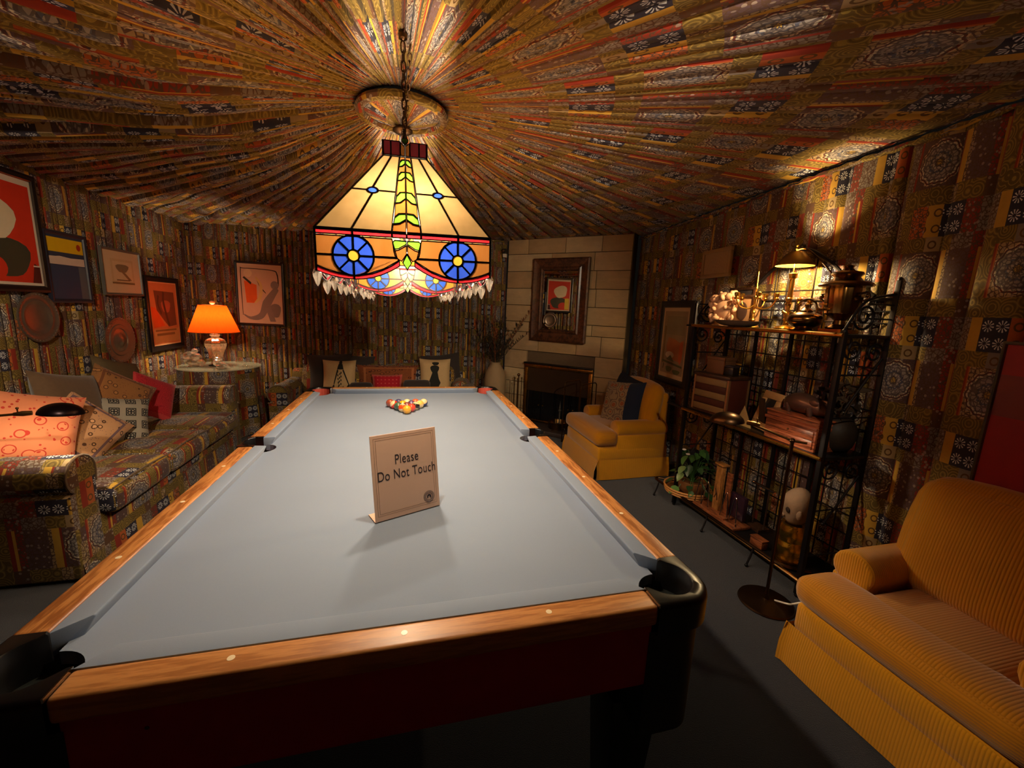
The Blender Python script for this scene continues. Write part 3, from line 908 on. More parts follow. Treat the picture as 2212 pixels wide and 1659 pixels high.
# notice: bent card with printed lettering
def notice():
    t = thing('notice', 'beige tent notice reading Please Do Not Touch on the pool table', 'sign', (.012, .4965, ZC), math.atan2(.095, .214))
    w, h, lean, th = .234, .283, math.radians(9), .003
    card = pm('sign_card', (238, 196, 168), .5, 0, .05, 8)
    m = MB()
    prof = [(0.003, .0), (0.0, .004)]
    # face leaning back, and the foot running back along the cloth
    fy = lambda s: (math.sin(lean) * s, math.cos(lean) * s)
    P = [(.068, .0004), (.006, .0004)] + [(.006 - .006 * math.sin(a), .0064 - .006 * math.cos(a)) for a in [i * (PI / 2 - lean) / 5 for i in range(1, 6)]]
    y0, z0 = P[-1]
    P.append((y0 + math.sin(lean) * h, z0 + math.cos(lean) * h))
    vs, fs = [], []
    n = len(P)
    for i, (y, z) in enumerate(P):
        a = Vector(P[max(i - 1, 0)]); b = Vector(P[min(i + 1, n - 1)]); d = (b - a).normalized(); nn = Vector((d.y, -d.x))
        for x in (-w / 2, w / 2):
            vs.append((x, y, z)); vs.append((x, y + nn.x * th, z + nn.y * th))
    for i in range(n - 1):
        a = i * 4; b = a + 4
        fs += [(a, b, b + 2, a + 2), (a + 1, a + 3, b + 3, b + 1), (a, a + 1, b + 1, b), (a + 2, b + 2, b + 3, a + 3)]
    fs += [(0, 2, 3, 1), ((n - 1) * 4, (n - 1) * 4 + 1, (n - 1) * 4 + 3, (n - 1) * 4 + 2)]
    m.add(vs, [tuple(reversed(f)) for f in fs])
    m.build('card', card, t)
    # printed matter sits on the face; local frame: x right, z up the card
    F = T(0, y0, z0) @ R(-lean, 'X')
    ink = pm('sign_ink', (44, 36, 44), .6, 0, .05, 20); ink2 = pm('sign_rule_ink', (150, 112, 92), .6, 0, .05, 20); ink3 = pm('sign_seal_ink', (126, 108, 106), .6, 0, .05, 20)
    def text(body, size, x, z):
        cu = bpy.data.curves.new('lettering', 'FONT'); cu.body = body; cu.size = size; cu.align_x = 'CENTER'; cu.space_character = 1.06
        tmp = bpy.data.objects.new('tmp_text', cu); COL.objects.link(tmp)
        dg = bpy.context.evaluated_depsgraph_get(); dg.update()
        me = bpy.data.meshes.new_from_object(tmp.evaluated_get(dg)); bpy.data.objects.remove(tmp)
        me.transform(Matrix.Diagonal((.78, 1.12, 1, 1)))
        me.materials.clear(); me.materials.append(ink)
        o = obj('lettering', me, t); o.matrix_local = F @ T(x, -.0006, z) @ R(PI / 2, 'X')
    text('Please', .042, .004, .178); text('Do Not Touch', .042, .004, .129)
    def flat(poly, mat, name, y=-.0005):
        m = MB(); m.add([(p[0], y, p[1]) for p in poly], [tuple(range(len(poly)))]); o = m.build(name, mat, t); o.matrix_local = F; return o
    def rules():
        m = MB()
        for d_, lw in ((.010, .0010), (.0165, .0010)):
            X0, X1, Z0, Z1 = -w / 2 + d_, w / 2 - d_, .004 + d_, h - d_
            for (a, b, c, d2) in ((X0, Z0, X1, Z0 + lw), (X0, Z1 - lw, X1, Z1), (X0, Z0, X0 + lw, Z1), (X1 - lw, Z0, X1, Z1)):
                m.add([(a, -.0004, b), (c, -.0004, b), (c, -.0004, d2), (a, -.0004, d2)], [(0, 1, 2, 3)])
        o = m.build('border', ink2, t); o.matrix_local = F
    rules()
    sx, sz = w / 2 - .040, .040
    def ring(r0, r1, mat, y, n=28):
        m = MB(); vs = []
        for i in range(n):
            a = 2 * PI * i / n; vs += [(sx + r0 * math.cos(a), y, sz + r0 * math.sin(a)), (sx + r1 * math.cos(a), y, sz + r1 * math.sin(a))]
        m.add(vs, [(2 * i, 2 * i + 1, (2 * i + 3) % (2 * n), (2 * i + 2) % (2 * n)) for i in range(n)]); return m
    for r0, r1 in ((.0105, .0115), (.0125, .0195), (.0205, .0213)):
        o = ring(r0, r1, ink3, -.0006).build('seal', ink3, t); o.matrix_local = F
    m = MB()                                             # marks of the lettering round the seal, and the house in it
    for i in range(22):
        a = 2 * PI * i / 22 + .1; c, s_ = math.cos(a), math.sin(a)
        q = [(.0138, -.0007), (.0182, -.0007), (.0182, .0007), (.0138, .0007)]
        m.add([(sx + c * r - s_ * k_, -.0009, sz + s_ * r + c * k_) for r, k_ in q], [(0, 1, 2, 3)])
    o = m.build('seal', card, t); o.matrix_local = F
    m = MB(); m.add([(sx + x * .0011, -.0009, sz + z * .0011) for x, z in ((-7, -5), (-3, -5), (-3, 0), (-1.5, 2), (1.5, 2), (3, 0), (3, -5), (7, -5), (7, 3), (4, 6), (0, 8), (-4, 6), (-7, 3))], [tuple(range(13))])
    o = m.build('seal', ink, t); o.matrix_local = F
notice()
# ---------------------------------------------------------------- stained glass lamps over the table
def glass_panel(root, pname, design, F, lead_w=.0022, single=True, GLASS=GLASS):
    """design: list of (glass key, ccw polygon in panel plane x,z). F maps the panel plane (x, 0, z) into the lamp. One lead came mesh, panes its children."""
    lead = MB(); panes = []
    for key, poly in design:
        if area(poly) < 0: poly = list(reversed(poly))
        inn = inset(poly, lead_w)
        n = len(poly)
        for y0, y1 in ((-.0028, .0028),):
            vs = [(p[0], y0, p[1]) for p in poly] + [(p[0], y0, p[1]) for p in inn] + [(p[0], y1, p[1]) for p in poly] + [(p[0], y1, p[1]) for p in inn]
            fs = []
            for i in range(n):
                j = (i + 1) % n
                fs += [(i, j, n + j, n + i), (2 * n + i, 3 * n + i, 3 * n + j, 2 * n + j), (n + i, n + j, 3 * n + j, 3 * n + i), (i, 2 * n + i, 2 * n + j, j)]
            lead.add(vs, fs, M=F)
        panes.append((key, inn))
    lo = lead.build(pname, LEAD, root)
    if single:
        for key, inn in panes:
            m = MB(); n = len(inn)
            m.add([(p[0], -.0008, p[1]) for p in inn], [tuple(range(n))], M=F)
            m.build('glass_pane', GLASS[key], lo)
    else:
        keys = sorted({k for k, _ in panes}); m = MB()
        for key, inn in panes:
            n = len(inn); m.add([(p[0], -.0008, p[1]) for p in inn], [tuple(range(n))], keys.index(key), M=F)
        m.build('glass_panes', [GLASS[k] for k in keys], lo)
    return lo
LW, LD = .218, .45            # half width, half length
ZB, ZK, ZT = 1.652, 1.90, 1.943
KW, KD = .0625, .23           # crown half sizes
def leafpair(x0, x1, z, h, c, key='green'):
    """two leaves rising from the middle seam to the strip's edges"""
    out = []
    for s in (-1, 1):
        P = [(c + s * .0004, z + h * .42), (c + s * x1 * .45, z + h * .98), (c + s * x1 * .98, z + h * .88), (c + s * x1 * .98, z + h * .30), (c + s * x1 * .55, z - h * .02), (c + s * .0004, z - h * .20)]
        P = [(c + s * .0004, z + h * .45), (c + s * x1 * .5, z + h * .98), (c + s * x1, z + h * .80), (c + s * x1, z + h * .02), (c + s * x1 * .5, z + h * .10), (c + s * .0004, z - h * .12)]
        P = [(c + s * .0004, z + h), (c + s * x1 * .55, z + h * .92), (c + s * x1 * .95, z + h * .35), (c + s * x1, z - h * .22), (c + s * x1 * .45, z + h * .02), (c + s * .0004, z + h * .38)]
        out.append((key, P))
    return out
def roof_design(hb, ht, L, strip=True):
    """trapezoid: half widths hb (bottom) -> ht (top), slope length L; x, t*L"""
    hw = lambda t: hb + (ht - hb) * t
    d = []
    if strip:
        sw = lambda t: .036 - .0204 * t
    else:
        sw = lambda t: 0.0004
    jx = lambda t: hw(t) * .61 if strip else hw(t) * .5
    tj = .49
    rd = .0125
    for s in (-1, 1):
        cx = s * jx(tj); cz = tj * L
        if strip or True:
            oct_ = [(cx + rd * 1.1 * math.cos(a), cz + rd * math.sin(a)) for a in [2 * PI * i / 16 for i in range(16)]]
            d.append(('blue', oct_))
            A = lambda i: oct_[i % 16]
            # four pieces round the disc
            order = [0, 1, 2, 3, 4]
            top_out = [(s * hw(1), L), (s * jx(1), L), (cx, cz + rd)]
            q1 = [(s * hw(tj), cz), (s * hw(1), L), (s * jx(1), L)] + [A(i if s > 0 else 8 - i) for i in (4, 3, 2, 1, 0)]
            q2 = [(s * jx(1), L), (s * sw(1), L), (s * sw(tj), cz)] + [A(i if s > 0 else 8 - i) for i in (8, 7, 6, 5, 4)]
            q3 = [(s * sw(tj), cz), (s * sw(0), 0), (s * jx(0), 0)] + [A(i if s > 0 else 8 - i) for i in (12, 11, 10, 9, 8)]
            q4 = [(s * jx(0), 0), (s * hw(0), 0), (s * hw(tj), cz)] + [A(i if s > 0 else 8 - i) for i in (16, 15, 14, 13, 12)]
            for q in (q1, q2, q3, q4): d.append(('cream', q))
    if strip:
        rows = [(.10, .125), (.355, .14), (.655, .12), (.855, .10)]      # leaf rows (t, height)
        prev = 0.0
        for (t, h) in rows:
            z0, z1 = t * L, (t + h) * L
            w0, w1 = sw(t), sw(t + h * .5)
            for s in (-1, 1):
                hz = h * L
                leaf = [(s * .0003, z0 + hz), (s * w1 * .55, z0 + hz * .95), (s * w1 * .93, z0 + hz * .55), (s * w0, z0 - hz * .08), (s * w0 * .5, z0 + hz * .02), (s * .0003, z0 + hz * .42)]
                d.append(('green', leaf))
                # amber below this leaf
                pz = prev * L
                low = [(s * sw(prev), pz - (0 if prev == 0 else .0)), (s * sw(t), z0 - hz * .08), (s * w0 * .5, z0 + hz * .02), (s * .0003, z0 + hz * .42), (s * .0003, pz + 0.0)]
                if prev > 0:
                    low = [(s * pw * .93, pz - ph * .45), (s * w0, z0 - hz * .08), (s * w0 * .5, z0 + hz * .02), (s * .0003, z0 + hz * .42), (s * .0003, pz), (s * pw * .55, pz - ph * .05)]
                d.append(('orange' if t < .7 else 'amber', low))
            prev = t + h; pw = w1; ph = h * L
        for s in (-1, 1):
            d.append(('amber', [(s * pw * .93, prev * L - ph * .45), (s * sw(1), L), (s * .0003, L), (s * .0003, prev * L), (s * pw * .55, prev * L - ph * .05)]))
    return d
def skirt_design(hb, flowers=(-.13, .13), centre=True):
    """vertical skirt below the band; z measured in world heights"""
    d = []
    zt = 1.637; zc = 1.59; fr = .0475
    n = len(flowers)
    pitch = 2 * hb / n
    edge = lambda x, f, half: 1.542 + (.022 + .028 * 0) * 0 + .048 * (abs(x - f) / half) ** 2.0
    for fi, f in enumerate(flowers):
        lo_x, hi_x = -hb + fi * pitch, -hb + (fi + 1) * pitch
        # petals
        pts = []
        for k in range(8):
            a0 = PI / 2 + k * PI / 4; a1 = a0 + PI / 4; am = (a0 + a1) / 2
            P = [(f + .0145 * math.cos(a0), zc + .0145 * math.sin(a0))] + [(f + fr * 1.03 * math.cos(a0 + (a1 - a0) * q / 3), zc + fr * 1.03 * math.sin(a0 + (a1 - a0) * q / 3)) for q in range(4)] + [(f + .0145 * math.cos(a1), zc + .0145 * math.sin(a1))]
            d.append(('blue', P))
        d.append(('gold', [(f + .0145 * math.cos(2 * PI * i / 16), zc + .0145 * math.sin(2 * PI * i / 16)) for i in range(16)]))
        # amber field round the flower: four pieces, split at the flower's height
        if centre:
            inx = lambda z: .036 if z > 1.60 else .036 - (1.60 - z) * 1.25
        for s in (-1, 1):
            def lim(z):
                if centre and ((f < 0 and s > 0) or (f > 0 and s < 0)): return (-1 if f < 0 else 1) * inx(z)
                return hi_x if s > 0 else lo_x
            half = abs(lim(zc) - f)
            up = [(lim(zc), zc), (lim(zt), zt)] + ([(f, zt)] if True else []) + [(f + s * fr * 1.03 * math.sin(a), zc + fr * 1.03 * math.cos(a)) for a in [i * PI / 2 / 6 for i in range(7)]]
            d.append(('amber', up))
            zl = lambda x: 1.543 + .022 * min(1, abs(x - f) / .091) ** 2 if not (centre and ((f < 0) == (s > 0))) else 1.543 + .044 * min(1.0, abs(x - f) / .115) ** 2
            xs = [f + (lim(1.56) - f) * t for t in (0, .25, .5, .75, 1)]
            if centre and ((f < 0) == (s > 0)): xs[-1] = f + s * .112
            dn = [(f + s * fr * 1.03 * math.sin(a), zc + fr * 1.03 * math.cos(a)) for a in [PI / 2 + i * PI / 2 / 6 for i in range(7)]] + [(x, zl(x)) for x in xs if abs(x - f) > .012] + [(lim(zc), zc)]
            d.append(('amber', dn))
            # red edge following the scallop
            xs2 = [f + (xs[-1] - f) * t for t in (0, .2, .4, .6, .8, 1)]
            d.append(('red', [(x, zl(x)) for x in xs2] + [(x, zl(x) - .0115 - .004 * (abs(x - f) / .11) ** 2) for x in reversed(xs2)]))
    if centre:
        for s in (-1, 1):
            d.append(('green', [(s * .0003, 1.633), (s * .030, 1.634), (s * .036, 1.628), (s * .034, 1.609), (s * .020, 1.612), (s * .0003, 1.624)]))
            d.append(('orange', [(s * .034, 1.608), (s * .031, 1.596), (s * .022, 1.585), (s * .013, 1.581), (s * .0003, 1.600), (s * .0003, 1.623), (s * .020, 1.611)]))
        d.append(('green', [(0, 1.559), (.0125, 1.579), (0, 1.602), (-.0125, 1.579)]))
    # the red band
    xs = [-hb, -hb * .6, -.036 if centre else -hb * .2, 0, .036 if centre else hb * .2, hb * .6, hb]
    for a, b in zip(xs, xs[1:]): d.append(('red', [(a, 1.6385), (b, 1.6385), (b, 1.650), (a, 1.650)]))
    return d
def crown_design(hw, centre=True):
    d = []; z0, z1 = ZK + .002, ZT
    if centre:
        sw = .0135
        for s in (-1, 1):
            for a, b in ((sw, (hw + sw) / 2 + .002), ((hw + sw) / 2 + .002, hw)):
                d.append(('maroon', [(s * a, z0), (s * b, z0), (s * b, z1), (s * a, z1)]))
            d.append(('amber', [(s * .0003, z0), (s * sw, z0), (s * sw, z1 - .002), (s * .0003, z1 - .012)]))
        d.append(('green', [(0, z1 - .011), (.009, z1 - .001), (.010, z1 + .006), (.004, z1 + .011), (-.004, z1 + .011), (-.010, z1 + .006), (-.009, z1 - .001)]))
    else:
        n = 8
        for i in range(n):
            a, b = -hw + 2 * hw * i / n, -hw + 2 * hw * (i + 1) / n
            d.append(('maroon', [(a, z0), (b, z0), (b, z1), (a, z1)]))
    return d
def glass_lamp():
    root = thing('glass_lamp', 'nearer stained glass billiard lamp with blue rosettes, hanging over the table', 'lamp', (.006, .73, 0), 0, 'stained glass lamps over the table')
    root.rotation_euler = (0, math.radians(-.9), 0)
    root.location.x = .006 + 1.7 * math.sin(math.radians(.9))
    rise, run_e = ZK - ZB, LD - KD
    Le = math.hypot(rise, run_e); tilt_e = math.atan2(run_e, rise)
    run_s = LW - KW; Ls = math.hypot(rise, run_s); tilt_s = math.atan2(run_s, rise)
    for k in range(2):
        Z = R(PI * k, 'Z')
        F = Z @ T(0, -LD, 0); gl = GLASS if k == 0 else GLASS2  # paler panes away from the front, made so to throw more light around
        glass_panel(root, 'end_skirt', skirt_design(LW), F, GLASS=gl)
        glass_panel(root, 'end_roof', roof_design(LW, KW, Le), Z @ T(0, -LD, ZB) @ R(-tilt_e, 'X'), GLASS=gl)
        glass_panel(root, 'end_crown', crown_design(KW), Z @ T(0, -KD, 0), GLASS=gl)
        Z2 = R(PI / 2 + PI * k, 'Z')
        glass_panel(root, 'side_skirt', skirt_design(LD, (-.335, -.112, .112, .335), False), Z2 @ T(0, -LW, 0), single=False, GLASS=GLASS2)
        glass_panel(root, 'side_roof', roof_design(LD, KD, Ls, False), Z2 @ T(0, -LW, ZB) @ R(-tilt_s, 'X'), single=False, GLASS=GLASS2)
        glass_panel(root, 'side_crown', crown_design(KD, False), Z2 @ T(0, -KW, 0), single=False, GLASS=GLASS2)
    # corner cames
    m = MB()
    for sx in (-1, 1):
        for sy in (-1, 1):
            m.tube([(sx * LW, sy * LD, 1.556), (sx * LW, sy * LD, ZB), (sx * KW, sy * KD, ZK), (sx * KW, sy * KD, ZT)], .0032, 6)
    # band that closes the top of the crown, with the hanging bar
    m.box(-KW, -.012, ZT - .006, KW, .012, ZT - .002)
    m.box(-.006, -KD, ZT - .006, .006, KD, ZT - .002)
    fr = m.build('came_frame', LEAD, root)
    # crystal drops along the long sides and at the corners
    dm = MB(); dm.lathe([(.0, -.046), (.005, -.040), (.0125, -.020), (.0135, -.012), (.008, -.002), (.0, .0)], 8)
    dme = dm.mesh('crystal_drop', CRYST)
    for sx in (-1, 1):
        n = 8
        for i in range(n):
            y = -LD + .012 + (2 * LD - .024) * i / (n - 1)
            f = min((-.335, -.112, .112, .335), key=lambda q: abs(q - y))
            z = 1.533 + .022 * min(1, abs(y - f) / .091) ** 2
            z = 1.556 if i in (0, n - 1) else z
            o = obj('crystal_drop', dme, root, (sx * (LW + .001), y, z + .002), (0, 0, i * .7)).scale = (.85, .85, .9 if i else 1.0)
    # sockets and bulbs: a bar under the crown carries two bulbs end to end
    st = MB(); st.tube([(0, 0, ZT - .01), (0, 0, 1.69)], .005, 8); st.tube([(0, -.20, 1.69), (0, .20, 1.69)], .006, 8)
    for q in (-1, 1): st.tube([(0, q * .13, 1.69), (0, q * .20, 1.69)], .015, 12)
    st.build('socket', BRONZE, root, smooth=True, ang=.9)
    for y in (-.24, .24): light('bulb', root, (0, y, 1.69), P_POOL, C_POOL, .024)
    # hanging chain
    ch = MB(); ch.lathe([(.004, ZT - .004), (.008, ZT + .004), (.005, ZT + .018), (0, ZT + .02)], 10)
    co = ch.build('chain', BRONZE, root, smooth=True)
    lk = MB(); w, hh = .0075, .0125
    lk.tube([(w * math.cos(a), 0, hh * math.sin(a) + (.006 if math.sin(a) > 0 else -.006)) for a in [2 * PI * i / 12 for i in range(12)]], .0026, 6, closed=True)
    lme = lk.mesh('chain_link', BRONZE, smooth=True, ang=3)
    z = ZT + .026; i = 0
    while z < H - .02:
        obj('chain_link', lme, co, (0, 0, z), (0, 0, (PI / 2 if i % 2 else 0) + .35)); z += .0285; i += 1
    hk = MB(); hk.lathe([(.016, H - .002), (.014, H - .014), (.004, H - .02), (0, H - .02)], 12); hk.build('ceiling_hook', BRONZE, co, smooth=True)
    return root
BULB = None
def _bulbmat():
    g = G('bulb_glass'); g.set(col=lin((255, 236, 200)), rough=.4)
    g.put(g.b.inputs['Emission Color'], (1.0, .82, .55)); g.b.inputs['Emission Strength'].default_value = 6
    return g.mat
BULB = _bulbmat()
L1 = glass_lamp()
L2 = copy_tree(L1)
L2.location.y = 1.735
L2['label'] = 'farther stained glass billiard lamp, seen below and behind the nearer one'
# electric chain swagged from the canopy to the near hook
def swag():
    m = MB(); m.lathe([(.005, -.004), (.006, .006), (0, .008)], 8, (CX, CY, H - .092))
    t = tag(m.build('swag_chain', BRONZE, smooth=True), 'dark swag chain looping from the ceiling rosette to the lamp hook', 'chain')
    lk = MB(); w, hh = .0062, .011
    lk.tube([(w * math.cos(a), 0, hh * math.sin(a) + (.005 if math.sin(a) > 0 else -.005)) for a in [2 * PI * i / 10 for i in range(10)]], .0022, 5, closed=True)
    lme = lk.mesh('chain_link', BRONZE, smooth=True, ang=3)
    P0, P1 = Vector((CX, CY, H - .096)), Vector((.020, .735, H - .026))
    n = 24
    pts = [P0.lerp(P1, i / n) - Vector((0, 0, .075 * math.sin(PI * i / n))) for i in range(n + 1)]
    for i in range(n):
        c = (pts[i] + pts[i + 1]) / 2; d = (pts[i + 1] - pts[i]).normalized()
        q = Vector((0, 0, 1)).rotation_difference(d)
        o = obj('chain_link', lme, t); o.matrix_world = Matrix.Translation(c) @ q.to_matrix().to_4x4() @ R(PI / 2 * (i % 2), 'Z')
swag()

# ---------------------------------------------------------------- reading lamps with oval shades
def reading_lamp(label, base, head, reach_dir, shade_mat, post_h, name='floor_lamp'):
    bx, by = base
    t = thing(name, label, 'floor lamp', (bx, by, 0))
    hx, hy, hz = head[0] - bx, head[1] - by, head[2]
    b = MB(); b.lathe([(.0, .0), (.128, .0), (.132, .006), (.128, .014), (.05, .022), (.014, .03), (.011, .06)], 36)
    b.build('base', BRONZE, t, smooth=True)
    p = MB(); p.tube([(0, 0, .03), (0, 0, post_h)], .0085, 12); p.ball((0, 0, post_h), .013, 12, 8); p.build('post', BRONZE, t, smooth=True)
    d = Vector((hx, hy, 0)); L = d.length; d.normalize()
    a = MB(); e = Vector((hx, hy, hz)) - d * .06
    a.tube([Vector((0, 0, post_h)) - d * .06, Vector((0, 0, post_h)), e], .006, 10)
    a.tube([e - d * .05, e - d * .02, e + d * .01], [.008, .013, .011], 10)
    a.tube([e - d * .035 + Vector((0, 0, .008)), e - d * .035 + Vector((0, 0, .026))], .003, 6); a.ball(e - d * .035 + Vector((0, 0, .028)), .006, 8, 6)
    a.build('arm', BRASS_OLD, t, smooth=True)
    # shade: half an egg, open below
    m = MB(); ang = math.atan2(d.y, d.x)
    A, B, C = .085, .068, .055
    def fn(u, v, k=1.0):
        th = 2 * PI * u; ph = PI / 2 * v * 1.15
        r = math.cos(ph - .15 * PI / 2) if True else 0
        r = math.cos(min(PI / 2, ph * .87))
        return (A * k * r * math.cos(th), B * k * r * math.sin(th), C * k * math.sin(min(PI / 2, ph * .87)) - .012)
    F = T(hx + d.x * .045, hy + d.y * .045, hz - .004) @ R(ang, 'Z') @ R(.10, 'Y')
    m.grid(28, 10, lambda u, v: fn(u, v), M=F); m.grid(28, 10, lambda u, v: fn(1 - u, v, .965), M=F)
    m.build('shade', shade_mat, t, smooth=True, ang=3)
    s = MB(); s.tube([F @ Vector((-.06, 0, .005)), F @ Vector((-.02, 0, .005))], .010, 10); s.build('socket', BRASS_OLD, t, smooth=True)
    return t, F
RLAMP, RF = reading_lamp('bronze floor lamp with oval shade beside the foreground gold armchair', (1.84, .69), (1.687, .894, .945), None, BRONZE, .895)
light('bulb', RLAMP, (RF @ Vector((.02, 0, .012)))[:], P_READ * .8, C_READ, .015)
LLAMP, LF = reading_lamp('dark floor lamp reaching in at the left edge over the patterned sofa', (-2.20, 1.36), (-1.70, 1.582, .888), None, pm('dark_bronze', (34, 24, 28), .3, .8, .2, 8), .885)
light('bulb', LLAMP, (LF @ Vector((.02, 0, .008)))[:], P_READ, C_READ, .015)
# ---------------------------------------------------------------- upholstery helpers
def extrude_x(prof, x0, x1, n=6):
    """profile in (y, z), swept along x"""
    m = MB(); k = len(prof)
    vs = [(x0 + (x1 - x0) * i / n, p[0], p[1]) for i in range(n + 1) for p in prof]
    fs = [(i * k + j, i * k + (j + 1) % k, (i + 1) * k + (j + 1) % k, (i + 1) * k + j) for i in range(n) for j in range(k)]
    fs += [tuple(reversed(range(k))), tuple(n * k + j for j in range(k))]
    m.add(vs, fs); return m
def arm_prof(w, h, r, side, z0=.0):
    """upright arm with a roll on top that leans out to 'side' (+1/-1); inner face at y=0"""
    s = side
    pts = [(0, z0), (0, h - r * 1.7)]
    c = (s * (r * .92), h - r)
    a0 = PI if s > 0 else 0
    for i in range(13):
        a = a0 - s * (i / 12) * 1.35 * PI + s * .12
        pts.append((c[0] + r * math.cos(a), c[1] + r * math.sin(a)))
    pts += [(s * w, h - r * 1.9), (s * w, z0)]
    return pts
def put(o, loc, yaw=0.0, lean=0.0, roll=0.0):
    o.matrix_world = Matrix.Translation(loc) @ R(yaw, 'Z') @ R(-lean, 'X') @ R(roll, 'Y')
    return o
def fit(o, gap=.0):
    return o
# ---------------------------------------------------------------- long patterned sofa on the left
def sofa_left():
    t = thing('sofa', 'long patchwork print sofa along the left wall under the framed pictures', 'sofa', (-2.05, 2.56, 0))
    def P(x, y): return x + 2.05, y - 2.56
    x0, x1 = -2.47 + 2.05, -1.62 + 2.05
    ya, yb = 1.5 - 2.56, 3.62 - 2.56
    soft('base', FAB, t, x0, ya + .03, .02, x1 - .005, yb - .03, .285, .02, n=6, uvoff=(.3, .1))
    m = MB(); n = 60                              # skirt with a few box pleats
    vs, fs = [], []
    for i in range(n + 1):
        y = ya + .015 + (yb - ya - .03) * i / n
        dx = .006 * math.sin(i * .9) + (.012 if i % 15 == 0 else 0)
        vs += [(x1 + .012 + dx, y, .012), (x1 + .004, y, .17)]
    fs = [(2 * i, 2 * i + 2, 2 * i + 3, 2 * i + 1) for i in range(n)]
    m.add(vs, fs); m.build('skirt', FAB, t, smooth=True)
    ys = [ya + .20, ya + .20 + .57, ya + .20 + 1.14, yb - .20]
    for i in range(3):
        c = soft('seat_cushion', FAB, t, -.26, ys[i] + .004, .27, x1 + .075, ys[i + 1] - .004, .432, .045, .02, 8, uvoff=(.37 * i, .22 * i))
        w = MB(); yy0, yy1 = ys[i] + .012, ys[i + 1] - .012
        w.tube([(x1 + .062, yy0 + (yy1 - yy0) * k / 10, .422 + .012 * math.sin(PI * k / 10)) for k in range(11)], .0055, 6); w.build('piping', BRNFAB, c, smooth=True)
    for i in range(3):
        o = soft('back_cushion', FAB, t, -.085, ys[i] + .006, -.20, .085, ys[i + 1] - .006, .20, .07, .03, 8, uvoff=(.2 + .31 * i, .3), loc=(-.30, 0, .585), rot=(0, math.radians(-14), 0))
    soft('backrest', FAB, t, x0 - .0, ya + .06, .25, x0 + .13, yb - .06, .74, .06, n=6)
    for s, y in ((-1, ya + .185), (1, yb - .185)):
        a = extrude_x(arm_prof(.185, .655, .10, s, .02), x0 + .02, x1 + .012, 8)
        M_ = a.mesh('arm', FAB, bevel=.012, seg=2, ang=.9); box_uv(M_, (.12, .2 + .3 * s))
        ao = obj('arm', M_, t, (0, y, 0))
        w = MB(); pr = arm_prof(.185, .655, .10, s, .02)[1:-1]
        w.tube([(x1 + .008, p[0], p[1]) for p in pr], .006, 6); w.build('piping', BRNFAB, ao, smooth=True)
    return t
sofa_left()

